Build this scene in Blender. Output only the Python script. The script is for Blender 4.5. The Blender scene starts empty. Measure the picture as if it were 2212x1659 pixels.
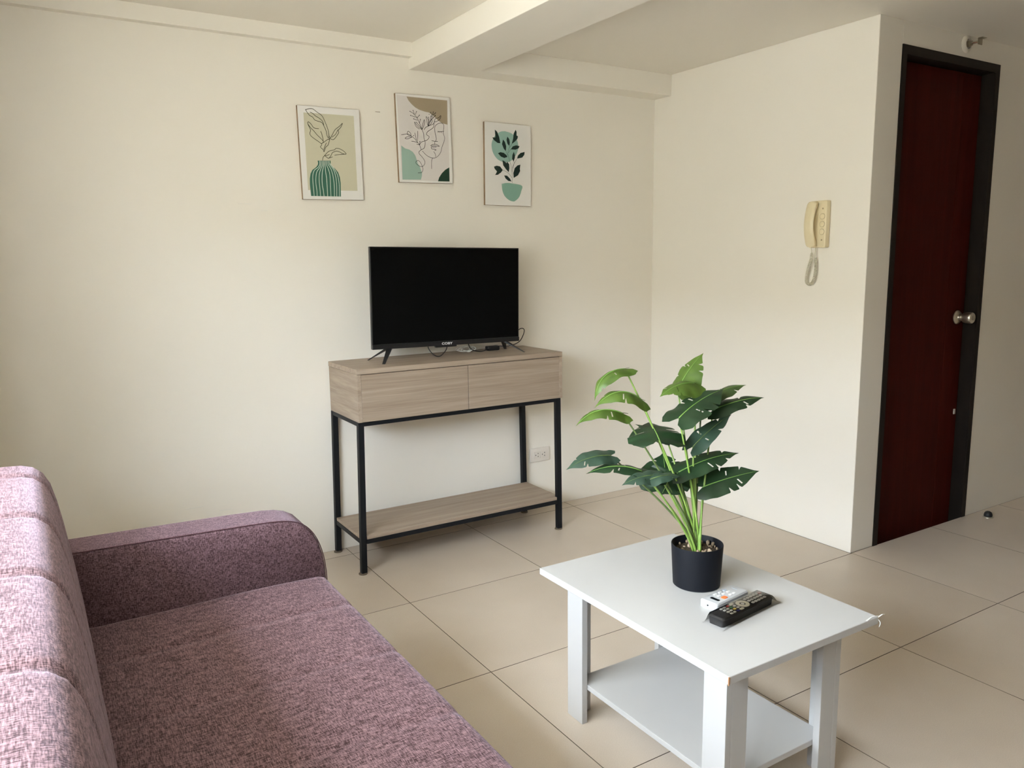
import bpy, bmesh, math, random
from mathutils import Vector, Matrix, Euler
random.seed(7)
S = bpy.context.scene
COL = S.collection
PI = math.pi

# ------------------------------------------------------------------ camera
cam_data = bpy.data.cameras.new('camera')
cam = bpy.data.objects.new('camera', cam_data)
COL.objects.link(cam)
cam_data.sensor_fit = 'HORIZONTAL'
cam_data.sensor_width = 36.0
cam_data.lens = 27.72
cam_data.clip_start = 0.02
_r, _u, _b, _c = (0.84896, -0.52829, -0.01329), (0.09384, 0.12594, 0.98759), (-0.52006, -0.83967, 0.1565), (-1.1378, -2.5841, 1.2697)
cam.matrix_world = Matrix(((_r[0], _u[0], _b[0], _c[0]), (_r[1], _u[1], _b[1], _c[1]), (_r[2], _u[2], _b[2], _c[2]), (0, 0, 0, 1)))
S.camera = cam

# ------------------------------------------------------------------ sky, window portal, exposure
W = bpy.data.worlds.new('overcast_sky')
S.world = W
W.use_nodes = True
bg = W.node_tree.nodes['Background']
bg.inputs['Color'].default_value = (0.82, 0.91, 1.0, 1)
bg.inputs['Strength'].default_value = 35.0
WIN_X, WIN_Y0, WIN_Y1, WIN_Z0, WIN_Z1 = -1.30, -2.40, -0.36, 0.89, 2.06
pl = bpy.data.lights.new('window_portal', 'AREA')
pl.shape = 'RECTANGLE'
pl.size = WIN_Y1 - WIN_Y0
pl.size_y = WIN_Z1 - WIN_Z0
pl.cycles.is_portal = True
po = bpy.data.objects.new('window_portal', pl)
COL.objects.link(po)
po.location = (WIN_X - 0.13, (WIN_Y0 + WIN_Y1) / 2, (WIN_Z0 + WIN_Z1) / 2)
po.rotation_euler = (0, -PI / 2, 0)
S.view_settings.view_transform = 'Standard'
S.view_settings.look = 'None'
S.view_settings.gamma = 1.0
S.view_settings.use_curve_mapping = False
S.view_settings.exposure = 0.13
S.cycles.max_bounces = 10
S.cycles.diffuse_bounces = 7
S.cycles.glossy_bounces = 4
S.cycles.sample_clamp_indirect = 8.0
S.cycles.caustics_reflective = False
S.cycles.caustics_refractive = False

# ------------------------------------------------------------------ helpers
ORG = {}                                    # world origin of each object's mesh space

def tag(o, label=None, cat=None, group=None, kind=None):
    if label: o['label'] = label
    if cat: o['category'] = cat
    if group: o['group'] = group
    if kind: o['kind'] = kind
    return o

def thing(name, label, cat, loc, group=None):
    o = bpy.data.objects.new(name, None)
    o.empty_display_size = 0.05
    COL.objects.link(o)
    o.location = loc
    ORG[o.name] = Vector(loc)
    return tag(o, label, cat, group)

def obj(name, bm, mats, parent=None, smooth=False, loc=None, label=None):
    """link a bmesh given in world coordinates as ONE mesh object"""
    org = ORG[parent.name] if parent is not None else Vector(loc or (0, 0, 0))
    if org.length > 0:
        bmesh.ops.translate(bm, verts=bm.verts, vec=-org)
    bmesh.ops.recalc_face_normals(bm, faces=bm.faces)
    me = bpy.data.meshes.new(name)
    if smooth:
        for f in bm.faces: f.smooth = True
        if smooth == 'auto':
            for e in bm.edges:
                if len(e.link_faces) == 2 and e.calc_face_angle() > 0.7: e.smooth = False
    bm.to_mesh(me); bm.free()
    o = bpy.data.objects.new(name, me)
    for m in (mats if isinstance(mats, (list, tuple)) else [mats]):
        me.materials.append(m)
    COL.objects.link(o)
    if parent is not None:
        o.parent = parent
    elif loc:
        o.location = loc
    ORG[o.name] = org
    if label: o['label'] = label
    return o

def box(bm, x0, x1, y0, y1, z0, z1, bev=0.0, seg=2, mi=0):
    r = bmesh.ops.create_cube(bm, size=1.0)
    vs = r['verts']
    for v in vs:
        v.co = ((x0 + x1) / 2 + v.co.x * (x1 - x0), (y0 + y1) / 2 + v.co.y * (y1 - y0), (z0 + z1) / 2 + v.co.z * (z1 - z0))
    fs = set(f for v in vs for f in v.link_faces)
    for f in fs: f.material_index = mi
    if bev > 0:
        es = list(set(e for v in vs for e in v.link_edges))
        bmesh.ops.bevel(bm, geom=es, offset=bev, segments=seg, affect='EDGES', profile=0.6)
    return bm

def B(*a, **k):
    return box(bmesh.new(), *a, **k)

def frustum(bm, lo, hi, z0, z1, bev=0.0):
    """box whose bottom rect lo=(x0,x1,y0,y1) and top rect hi differ"""
    vs = []
    for (x0, x1, y0, y1), z in ((lo, z0), (hi, z1)):
        vs += [bm.verts.new(q) for q in ((x0, y0, z), (x1, y0, z), (x1, y1, z), (x0, y1, z))]
    for q in ((3, 2, 1, 0), (4, 5, 6, 7), (0, 1, 5, 4), (1, 2, 6, 5), (2, 3, 7, 6), (3, 0, 4, 7)):
        bm.faces.new([vs[i] for i in q])
    if bev:
        bmesh.ops.bevel(bm, geom=list(set(e for v in vs for e in v.link_edges)), offset=bev, segments=2, affect='EDGES')
    return bm

def lathe(bm, prof, c, axis='z', n=32, cap=True, mi=0):
    """prof: list of (radius, height) along axis"""
    rings = []
    for r, h in prof:
        ring = []
        for i in range(n):
            a = 2 * PI * i / n
            u, v = r * math.cos(a), r * math.sin(a)
            p = {'z': (u, v, h), 'y': (u, h, v), 'x': (h, u, v)}[axis]
            ring.append(bm.verts.new((c[0] + p[0], c[1] + p[1], c[2] + p[2])))
        rings.append(ring)
    for a, b in zip(rings, rings[1:]):
        for i in range(n):
            f = bm.faces.new((a[i], a[(i + 1) % n], b[(i + 1) % n], b[i])); f.material_index = mi
    if cap:
        for ring in (rings[0], rings[-1]):
            f = bm.faces.new(ring); f.material_index = mi
    return bm

def tube(bm, pts, rad, n=8, cap=True, mi=0):
    pts = [Vector(q) for q in pts]
    rads = rad if isinstance(rad, (list, tuple)) else [rad] * len(pts)
    t0 = (pts[1] - pts[0]).normalized()
    nrm = t0.orthogonal().normalized()
    rings = []
    for i, q in enumerate(pts):
        t = ((pts[min(i + 1, len(pts) - 1)] - pts[max(i - 1, 0)])).normalized()
        nrm = (nrm - t * nrm.dot(t)).normalized()
        bn = t.cross(nrm)
        rings.append([bm.verts.new(q + (nrm * math.cos(2 * PI * k / n) + bn * math.sin(2 * PI * k / n)) * rads[i]) for k in range(n)])
    for a, b in zip(rings, rings[1:]):
        for k in range(n):
            f = bm.faces.new((a[k], a[(k + 1) % n], b[(k + 1) % n], b[k])); f.material_index = mi
    if cap:
        bm.faces.new(rings[0]); bm.faces.new(rings[-1])
    return bm

def bez(p0, p1, p2, p3, n=16):
    p0, p1, p2, p3 = map(Vector, (p0, p1, p2, p3))
    return [p0 * (1 - t) ** 3 + p1 * 3 * t * (1 - t) ** 2 + p2 * 3 * t * t * (1 - t) + p3 * t ** 3 for t in [i / n for i in range(n + 1)]]

def smooth_path(pts, n=8):
    """Catmull-Rom through the points"""
    P = [Vector(q) for q in pts]
    P = [P[0] * 2 - P[1]] + P + [P[-1] * 2 - P[-2]]
    out = []
    for i in range(1, len(P) - 2):
        a, b, c, d = P[i - 1], P[i], P[i + 1], P[i + 2]
        for k in range(n):
            t = k / n
            out.append(0.5 * ((2 * b) + (c - a) * t + (2 * a - 5 * b + 4 * c - d) * t * t + (3 * b - a - 3 * c + d) * t ** 3))
    out.append(P[-2])
    return out

def loft(bm, prof, ys, inset):
    """closed (x,z) outline swept along y; inset(y, k) pulls point k inwards along its normal"""
    n = len(prof)
    nor = []
    for k in range(n):
        a, b = prof[k - 1], prof[(k + 1) % n]
        tx, tz = b[0] - a[0], b[1] - a[1]
        l = math.hypot(tx, tz) or 1
        nor.append((tz / l, -tx / l))
    area = sum(prof[k][0] * prof[(k + 1) % n][1] - prof[(k + 1) % n][0] * prof[k][1] for k in range(n))
    s = 1 if area > 0 else -1
    rings = []
    for y in ys:
        ring = []
        for k in range(n):
            d = inset(y, k)
            ring.append(bm.verts.new((prof[k][0] - s * nor[k][0] * d, y, prof[k][1] - s * nor[k][1] * d)))
        rings.append(ring)
    for a, b in zip(rings, rings[1:]):
        for k in range(n):
            bm.faces.new((a[k], a[(k + 1) % n], b[(k + 1) % n], b[k]))
    bm.faces.new(rings[0]); bm.faces.new(rings[-1])
    return bm

# ------------------------------------------------------------------ materials
def srgb(r, g, b):
    f = lambda c: (c / 255 / 12.92) if c / 255 <= 0.04045 else ((c / 255 + 0.055) / 1.055) ** 2.4
    return (f(r), f(g), f(b))

class NT:
    def __init__(s, m):
        s.nt = m.node_tree; s.p = s.nt.nodes['Principled BSDF']
    def n(s, t, **k):
        o = s.nt.nodes.new(t)
        for a, v in k.items(): setattr(o, a, v)
        return o
    def l(s, a, b): s.nt.links.new(a, b)

def mat(name, col, rough=0.5, metal=0.0, spec=0.5, sheen=0.0, coat=0.0):
    m = bpy.data.materials.new(name); m.use_nodes = True
    p = m.node_tree.nodes['Principled BSDF']
    p.inputs['Base Color'].default_value = (*col, 1)
    p.inputs['Roughness'].default_value = rough
    p.inputs['Metallic'].default_value = metal
    p.inputs['Specular IOR Level'].default_value = spec
    if sheen: p.inputs['Sheen Weight'].default_value = sheen
    if coat: p.inputs['Coat Weight'].default_value = coat
    return m

def noisy(name, c1, c2, scale=(4, 4, 4), nscale=1.0, detail=4, rough=0.5, lo=0.3, hi=0.7, bump=0.0, bdist=0.001, metal=0.0, spec=0.5):
    """two colours mixed by an object-space noise, with optional fine relief"""
    m = mat(name, c1, rough, metal, spec); t = NT(m)
    tc = t.n('ShaderNodeTexCoord'); mp = t.n('ShaderNodeMapping'); mp.inputs['Scale'].default_value = scale
    nz = t.n('ShaderNodeTexNoise'); nz.inputs['Scale'].default_value = nscale; nz.inputs['Detail'].default_value = detail
    rp = t.n('ShaderNodeValToRGB')
    rp.color_ramp.elements[0].position = lo; rp.color_ramp.elements[1].position = hi
    rp.color_ramp.elements[0].color = (*c1, 1); rp.color_ramp.elements[1].color = (*c2, 1)
    t.l(tc.outputs['Object'], mp.inputs['Vector']); t.l(mp.outputs[0], nz.inputs['Vector'])
    t.l(nz.outputs['Fac'], rp.inputs['Fac']); t.l(rp.outputs[0], t.p.inputs['Base Color'])
    if bump:
        b = t.n('ShaderNodeBump'); b.inputs['Strength'].default_value = bump; b.inputs['Distance'].default_value = bdist
        t.l(nz.outputs['Fac'], b.inputs['Height']); t.l(b.outputs[0], t.p.inputs['Normal'])
    return m

def paint_wall(name, c):
    m = mat(name, c, 0.62, 0, 0.3); t = NT(m)
    tc = t.n('ShaderNodeTexCoord')
    n1 = t.n('ShaderNodeTexNoise'); n1.inputs['Scale'].default_value = 1.3; n1.inputs['Detail'].default_value = 3
    n2 = t.n('ShaderNodeTexNoise'); n2.inputs['Scale'].default_value = 9.0; n2.inputs['Detail'].default_value = 5
    n3 = t.n('ShaderNodeTexNoise'); n3.inputs['Scale'].default_value = 260.0; n3.inputs['Detail'].default_value = 2
    rp = t.n('ShaderNodeValToRGB')
    rp.color_ramp.elements[0].position = 0.3; rp.color_ramp.elements[1].position = 0.7
    rp.color_ramp.elements[0].color = (c[0] * 0.975, c[1] * 0.97, c[2] * 0.955, 1); rp.color_ramp.elements[1].color = (*c, 1)
    for n in (n1, n2, n3): t.l(tc.outputs['Object'], n.inputs['Vector'])
    t.l(n1.outputs['Fac'], rp.inputs['Fac']); t.l(rp.outputs[0], t.p.inputs['Base Color'])
    ad = t.n('ShaderNodeMath', operation='MULTIPLY_ADD'); ad.inputs[1].default_value = 0.12
    t.l(n3.outputs['Fac'], ad.inputs[0]); t.l(n2.outputs['Fac'], ad.inputs[2])
    b = t.n('ShaderNodeBump'); b.inputs['Strength'].default_value = 0.25; b.inputs['Distance'].default_value = 0.004
    t.l(ad.outputs[0], b.inputs['Height']); t.l(b.outputs[0], t.p.inputs['Normal'])
    return m

M = {}
WALL = (0.83, 0.80, 0.74)
M['wall'] = paint_wall('cream_wall_paint', WALL)
M['wall_dim'] = paint_wall('bounce_cutting_taupe_paint', (0.44, 0.39, 0.33))  # darkened for the unseen walls so they bounce less light back
M['ceiling'] = paint_wall('ceiling_paint', (0.80, 0.765, 0.70))
M['grout'] = mat('grey_brown_grout', (0.15, 0.122, 0.095), 0.9)
M['white'] = noisy('white_laminate', (0.458, 0.455, 0.450), (0.492, 0.490, 0.485), (3, 3, 3), 1, 3, 0.36, spec=0.35)
M['black_steel'] = mat('black_powder_coated_steel', (0.008, 0.009, 0.011), 0.5, 0, 0.2)
M['tv_body'] = mat('black_gloss_plastic', (0.006, 0.006, 0.007), 0.28)
M['tv_screen'] = mat('dark_screen_glass', (0.0025, 0.0027, 0.0027), 0.06, 0, 0.14)
M['rubber'] = mat('black_rubber_cable', (0.008, 0.008, 0.009), 0.5)
M['white_cable'] = mat('white_cable_plastic', (0.7, 0.69, 0.65), 0.4)
M['logo'] = mat('silver_logo_print', (0.75, 0.75, 0.75), 0.4)
M['ivory'] = noisy('ivory_abs_plastic', (0.66, 0.57, 0.37), (0.70, 0.61, 0.41), (6, 6, 6), 1, 2, 0.36)
M['ivory_dark'] = mat('dark_ivory_plastic', (0.33, 0.27, 0.16), 0.5)  # darker ivory for the key outlines and small marks
M['outlet'] = mat('white_outlet_plastic', (0.72, 0.675, 0.62), 0.35)
M['hole'] = mat('dark_socket_hole', (0.02, 0.02, 0.02), 0.8)
M['chrome'] = mat('brushed_steel', (0.66, 0.62, 0.54), 0.36, 1.0)
M['pot'] = mat('matte_black_pot_plastic', (0.0065, 0.0075, 0.0105), 0.5, 0, 0.16)
M['frame_dark'] = noisy('dark_brown_door_frame_paint', (0.010, 0.0075, 0.006), (0.016, 0.012, 0.009), (6, 6, 2), 3, 4, 0.45, spec=0.15)
M['canvas'] = mat('white_canvas_board', (0.76, 0.75, 0.73), 0.7)
M['canvas_edge'] = noisy('brown_board_edge', (0.20, 0.13, 0.07), (0.28, 0.19, 0.11), (30, 30, 30), 1, 3, 0.7)
for k, c in dict(beige=(192, 188, 166), vase=(60, 102, 86), mint=(205, 218, 205), olive=(50, 48, 28), inner=(212, 207, 204), tan=(154, 140, 118),
                 sage=(150, 176, 164), darkgreen=(38, 62, 48), ink=(22, 17, 14), sage2=(142, 174, 164), potgreen=(124, 160, 146), leafdark=(30, 46, 40)).items():
    M['print_' + k] = mat('print_' + k, srgb(*c), 0.75, 0, 0.2)

# porcelain floor tile: fine speckle, soft stains, a satin gloss
m = mat('beige_porcelain_tile', (0.5, 0.42, 0.33), 0.30, 0, 0.5); t = NT(m)
tc = t.n('ShaderNodeTexCoord'); oi = t.n('ShaderNodeObjectInfo')
add = t.n('ShaderNodeVectorMath', operation='ADD')
cmb = t.n('ShaderNodeCombineXYZ')
mul = t.n('ShaderNodeMath', operation='MULTIPLY'); mul.inputs[1].default_value = 37.0
t.l(oi.outputs['Random'], mul.inputs[0]); t.l(mul.outputs[0], cmb.inputs[0]); t.l(mul.outputs[0], cmb.inputs[1])
t.l(tc.outputs['Object'], add.inputs[0]); t.l(cmb.outputs[0], add.inputs[1])
n1 = t.n('ShaderNodeTexNoise'); n1.inputs['Scale'].default_value = 2.6; n1.inputs['Detail'].default_value = 6
n2 = t.n('ShaderNodeTexNoise'); n2.inputs['Scale'].default_value = 420; n2.inputs['Detail'].default_value = 2
for n in (n1, n2): t.l(add.outputs[0], n.inputs['Vector'])
ma = t.n('ShaderNodeMath', operation='MULTIPLY_ADD'); ma.inputs[1].default_value = 0.5
mb = t.n('ShaderNodeMath', operation='MULTIPLY'); mb.inputs[1].default_value = 0.5
t.l(n1.outputs['Fac'], ma.inputs[0]); t.l(n2.outputs['Fac'], mb.inputs[0]); t.l(mb.outputs[0], ma.inputs[2])
rp = t.n('ShaderNodeValToRGB')
rp.color_ramp.elements[0].position = 0.36; rp.color_ramp.elements[1].position = 0.64
rp.color_ramp.elements[0].color = (0.53, 0.45, 0.37, 1); rp.color_ramp.elements[1].color = (0.63, 0.55, 0.465, 1)
t.l(ma.outputs[0], rp.inputs['Fac']); t.l(rp.outputs[0], t.p.inputs['Base Color'])
mr = t.n('ShaderNodeMapRange'); mr.inputs['To Min'].default_value = 0.24; mr.inputs['To Max'].default_value = 0.40
t.l(n1.outputs['Fac'], mr.inputs['Value']); t.l(mr.outputs[0], t.p.inputs['Roughness'])
M['tile'] = m

def wood(name, scale, c1, c2, c3, rough=0.5):
    m = mat(name, c1, rough, 0, 0.35); t = NT(m)
    tc = t.n('ShaderNodeTexCoord')
    mp = t.n('ShaderNodeMapping'); mp.inputs['Scale'].default_value = scale
    mp2 = t.n('ShaderNodeMapping'); mp2.inputs['Scale'].default_value = tuple(s * 5 for s in scale)
    a = t.n('ShaderNodeTexNoise'); a.inputs['Scale'].default_value = 1; a.inputs['Detail'].default_value = 5; a.inputs['Distortion'].default_value = 0.6
    b = t.n('ShaderNodeTexNoise'); b.inputs['Scale'].default_value = 1; b.inputs['Detail'].default_value = 3
    t.l(tc.outputs['Object'], mp.inputs[0]); t.l(tc.outputs['Object'], mp2.inputs[0])
    t.l(mp.outputs[0], a.inputs['Vector']); t.l(mp2.outputs[0], b.inputs['Vector'])
    x = t.n('ShaderNodeMath', operation='MULTIPLY_ADD'); x.inputs[1].default_value = 0.62
    y = t.n('ShaderNodeMath', operation='MULTIPLY'); y.inputs[1].default_value = 0.38
    t.l(a.outputs['Fac'], x.inputs[0]); t.l(b.outputs['Fac'], y.inputs[0]); t.l(y.outputs[0], x.inputs[2])
    rp = t.n('ShaderNodeValToRGB'); e = rp.color_ramp.elements
    e[0].position = 0.34; e[0].color = (*c1, 1); e[1].position = 0.66; e[1].color = (*c3, 1)
    mid = e.new(0.5); mid.color = (*c2, 1)
    t.l(x.outputs[0], rp.inputs['Fac']); t.l(rp.outputs[0], t.p.inputs['Base Color'])
    bp = t.n('ShaderNodeBump'); bp.inputs['Strength'].default_value = 0.15; bp.inputs['Distance'].default_value = 0.0006
    t.l(x.outputs[0], bp.inputs['Height']); t.l(bp.outputs[0], t.p.inputs['Normal'])
    return m
OAK = ((0.255, 0.195, 0.148), (0.325, 0.257, 0.200), (0.40, 0.325, 0.258))
M['oak_x'] = wood('greige_oak_grain_along_length', (1.1, 34, 52), *OAK)
M['oak_y'] = wood('greige_oak_grain_along_depth', (34, 2.4, 52), *OAK)
M['door_wood'] =  wood('mahogany_red_door', (30, 30, 1.6), (0.043, 0.0058, 0.0034), (0.052, 0.0070, 0.0040), (0.062, 0.0086, 0.0050), 0.55)

M['door_wood'].node_tree.nodes['Principled BSDF'].inputs['Specular IOR Level'].default_value = 0.06

def fabric(name, dark, light, sheen, fine=1.0):
    m = mat(name, dark, 0.85, 0, 0.15); t = NT(m)
    tc = t.n('ShaderNodeTexCoord')
    facs = []
    for sc in ((75, 620, 420), (560, 70, 90), (26, 60, 60)):
        mp = t.n('ShaderNodeMapping'); mp.inputs['Scale'].default_value = tuple(q * fine for q in sc)
        nz = t.n('ShaderNodeTexNoise'); nz.inputs['Scale'].default_value = 1; nz.inputs['Detail'].default_value = 2
        t.l(tc.outputs['Object'], mp.inputs[0]); t.l(mp.outputs[0], nz.inputs['Vector']); facs.append(nz.outputs['Fac'])
    s = t.n('ShaderNodeMath', operation='ADD'); t.l(facs[0], s.inputs[0]); t.l(facs[1], s.inputs[1])
    s2 = t.n('ShaderNodeMath', operation='MULTIPLY_ADD'); s2.inputs[1].default_value = 0.26; t.l(facs[2], s2.inputs[0]); t.l(s.outputs[0], s2.inputs[2])
    rp = t.n('ShaderNodeValToRGB')
    s3 = t.n('ShaderNodeMapRange'); s3.inputs['From Min'].default_value = 0.90; s3.inputs['From Max'].default_value = 1.42
    t.l(s2.outputs[0], s3.inputs['Value']); t.l(s3.outputs[0], rp.inputs['Fac'])
    rp.color_ramp.elements[0].position = 0.1; rp.color_ramp.elements[1].position = 0.9
    rp.color_ramp.elements[0].color = (*dark, 1); rp.color_ramp.elements[1].color = (*light, 1)
    t.l(rp.outputs[0], t.p.inputs['Base Color'])
    t.p.inputs['Sheen Weight'].default_value = sheen
    t.p.inputs['Sheen Roughness'].default_value = 0.35
    t.p.inputs['Sheen Tint'].default_value = (0.92, 0.74, 0.88, 1)
    b = t.n('ShaderNodeBump'); b.inputs['Strength'].default_value = 0.5; b.inputs['Distance'].default_value = 0.0012
    t.l(s.outputs[0], b.inputs['Height']); t.l(b.outputs[0], t.p.inputs['Normal'])
    return m
M['sofa'] = fabric('mauve_chenille', (0.040, 0.019, 0.020), (0.265, 0.165, 0.180), 0.31)
M['sofa_arm'] = fabric('mauve_weave', (0.040, 0.019, 0.022), (0.21, 0.13, 0.15), 0.25, 1.6)
M['piping'] = mat('dark_plum_piping', (0.07, 0.032, 0.038), 0.9, 0, 0.1)

# ------------------------------------------------------------------ the setting
AWN_Z = 1.71
YB, XP, YD, ZC = 0.687, 1.794, -0.596, 2.188
XL, XR, YF = -1.30, 4.30, -4.20
XS = 1.948                                   # left side of the door opening
XD = 2.683                                   # right side of the door opening
ZD = 2.097

def struct(name, bm, m, parent=None, label=None):
    o = obj(name, bm, m, parent)
    if parent is None: o['kind'] = 'structure'
    if label: o['label'] = label
    return o

bm = bmesh.new()
box(bm, XL - 0.15, XS, YF - 0.15, YB + 0.15, -0.12, -0.0028)
box(bm, XS, XR + 0.15, YF - 0.15, YD + 0.002, -0.12, -0.0028)
box(bm, XS, XD, YD + 0.002, YD + 0.15, -0.12, -0.065)            # lower sill behind the door line
box(bm, XD, XR + 0.15, YD + 0.002, YD + 0.15, -0.12, -0.0001)
floor = struct('floor', bm, M['grout'], label='beige porcelain tiled floor with thin dark joints')
# 60 cm tiles, each its own piece; whole tiles share one mesh, cut ones at the walls get their own
T, G, FW0 = 0.6, 0.0011, 0.030
whole = None
def cells(lo, hi):
    k0, k1 = math.floor(lo / T), math.ceil(hi / T)
    out = []
    for k in range(k0, k1):
        a, b = max(k * T, lo), min((k + 1) * T, hi)
        if b - a < 0.03: continue
        if abs(a - k * T) > 1e-6 and False: pass
        out.append((a, b))
    return out
tiles = []
for (x0, x1) in cells(XL, XR):
    for (y0, y1) in cells(YF, YB):
        if -0.03 < x1 - XP < 0.03: pass
        if (y0 + y1) / 2 > YD and x0 > XP - 0.05: continue
        if (y0 + y1) / 2 > YD and x1 > XP: x1c = XP
        else: x1c = x1
        tiles.append((x0, x1c, y0, y1))
for (x0, x1, y0, y1) in tiles:
    if x0 > XP - 0.05 and abs(y1 + 0.6) < 1e-6: y1 = YD
    full = abs(x1 - x0 - T) < 1e-6 and abs(y1 - y0 - T) < 1e-6
    if full and whole is not None:
        o = whole.copy(); COL.objects.link(o)
        o.location = (x0 - wx, y0 - wy, 0)
        continue
    bm = B(x0 + G, x1 - G, y0 + G, y1 - G, -0.003, 0.0, 0.0003, 1)
    bm.normal_update()
    for f in bm.faces: f.material_index = 0 if f.normal.z > 0.9 else 1      # grout-stained edges
    o = obj('tile', bm, (M['tile'], M['grout']), floor)
    if full: whole, wx, wy = o, x0, y0

ceiling = struct('ceiling', B(XL - 0.15, XR + 0.15, YF - 0.15, YB + 0.15, ZC, ZC + 0.15), M['ceiling'], label='cream painted ceiling')
wall_back = struct('wall_back', B(XL - 0.15, XP, YB, YB + 0.15, 0, ZC), M['wall'], label='cream wall behind the television')
# small filler marks and scratches in the paint of the back wall
M['scuff'] = mat('old_nail_mark', (0.30, 0.25, 0.18), 0.8)
M['filler'] = mat('wall_filler_patch', (0.80, 0.78, 0.73), 0.5)
for cx, cz, w, h, mm in ((0.233, 1.897, 0.022, 0.0022, 'scuff'), (-0.345, 1.50, 0.05, 0.003, 'filler'), (-0.27, 1.475, 0.03, 0.003, 'filler'), (-0.62, 0.30, 0.07, 0.004, 'filler'), (-0.50, 0.27, 0.05, 0.004, 'filler'), (-0.36, 0.20, 0.03, 0.006, 'filler')):
    obj('paint_mark', B(cx - w / 2, cx + w / 2, YB - 0.0012, YB + 0.001, cz - h / 2, cz + h / 2, 0.0005, 1), M[mm], wall_back)
struct('trim_1', B(XL, 0.3855, YB - 0.036, YB, 2.131, ZC), M['wall'], label='shallow ledge along the top of the back wall left of the beam')
struct('trim_2', B(0.3855, 0.6724, YF, YB, 2.084, ZC, 0.003, 2), M['wall'], label='deep ceiling beam running from the back wall toward the viewer')
struct('trim_3', B(0.62, XP, 0.561, YB, 2.0846, ZC, 0.002, 2), M['wall'], label='small boxed beam along the top of the back wall right of the deep beam')
struct('wall_right', B(XP, XS, YD, YB + 0.15, 0, ZC, 0.003, 2), M['wall'], label='cream wall with the intercom handset, ending in an outer corner')
bm = bmesh.new()
box(bm, XS, XD, YD, YD + 0.15, ZD, ZC)
box(bm, XD, XR + 0.15, YD, YD + 0.15, 0, ZC)
box(bm, XS - 0.02, XD + 0.02, YD + 0.1501, YD + 0.20, -0.05, ZC)  # unseen backing added to stop sky light leaking round the door
struct('wall_hall', bm, M['wall'], label='shaded cream wall around the dark red door')
struct('wall_far', B(XR, XR + 0.15, YF - 0.15, YD, 0, ZC), M['wall_dim'])
struct('wall_front', B(XL - 0.15, XR, YF - 0.15, YF, 0, ZC), M['wall_dim'])
bm = bmesh.new()
box(bm, XL - 0.15, XL, YF, YB, 0, WIN_Z0)
box(bm, XL - 0.15, XL, YF, YB, WIN_Z1, ZC)
box(bm, XL - 0.15, XL, YF, WIN_Y0, WIN_Z0, WIN_Z1)
box(bm, XL - 0.15, XL, WIN_Y1, YB, WIN_Z0, WIN_Z1)
struct('wall_left', bm, M['wall'])
bm = bmesh.new()
for y in (WIN_Y0, WIN_Y1 - 0.04): box(bm, XL - 0.11, XL - 0.05, y, y + 0.04, WIN_Z0, WIN_Z1)
for z in (WIN_Z0, WIN_Z1 - 0.04): box(bm, XL - 0.11, XL - 0.05, WIN_Y0 + 0.04, WIN_Y1 - 0.04, z, z + 0.04)
window_1 = struct('window_1', bm, mat('white_window_frame', (0.75, 0.75, 0.74), 0.4))
# unseen cloth canopy, added to hide the high sky and warm the light
m = bpy.data.materials.new('light_shaping_awning_cloth'); m.use_nodes = True; t = NT(m)
tr = t.n('ShaderNodeBsdfTranslucent'); tr.inputs['Color'].default_value = (0.43, 0.40, 0.345, 1)
t.p.inputs['Base Color'].default_value = (0.70, 0.66, 0.58, 1); t.p.inputs['Roughness'].default_value = 0.9
ms = t.n('ShaderNodeMixShader'); ms.inputs[0].default_value = 0.7
t.l(t.p.outputs[0], ms.inputs[1]); t.l(tr.outputs[0], ms.inputs[2]); t.l(ms.outputs[0], t.nt.nodes['Material Output'].inputs['Surface'])
bm = bmesh.new()
AW = [(XL - 0.15, 2.20), (XL - 0.56, AWN_Z), (XL - 0.562, AWN_Z), (XL - 0.152, 2.2015)]
vs = [[bm.verts.new((x, y, z)) for x, z in AW] for y in (WIN_Y0 - 0.4, WIN_Y1 + 0.4)]
for i in range(4): bm.faces.new((vs[0][i], vs[0][(i + 1) % 4], vs[1][(i + 1) % 4], vs[1][i]))
bm.faces.new(vs[0]); bm.faces.new(vs[1])
obj('light_shaping_awning', bm, m, window_1, label='unseen cream cloth canopy added outside the window to shape the light')
# outside the window: the yard below and the pale house across it, which cut the sky off at the bottom
M['yard'] = noisy('dry_concrete_yard', (0.40, 0.37, 0.32), (0.48, 0.44, 0.38), (1, 1, 1), 0.6, 4, 0.9)
M['house'] = noisy('cream_render_of_house_opposite', (0.60, 0.56, 0.48), (0.64, 0.60, 0.52), (1, 1, 1), 0.8, 3, 0.9)
struct('ground', B(-40, XL - 0.16, -30, 30, -0.5, -0.30), M['yard'])
struct('wall_light_block', B(-6.0, XL - 0.16, -3.25, -3.10, -0.30, 1.70), M['house'])  # unseen wall added to keep slanting sky light off the back wall
struct('wall_opposite', B(-9.3, -9.0, -16, 16, -0.30, 2.9), M['house'])

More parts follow.
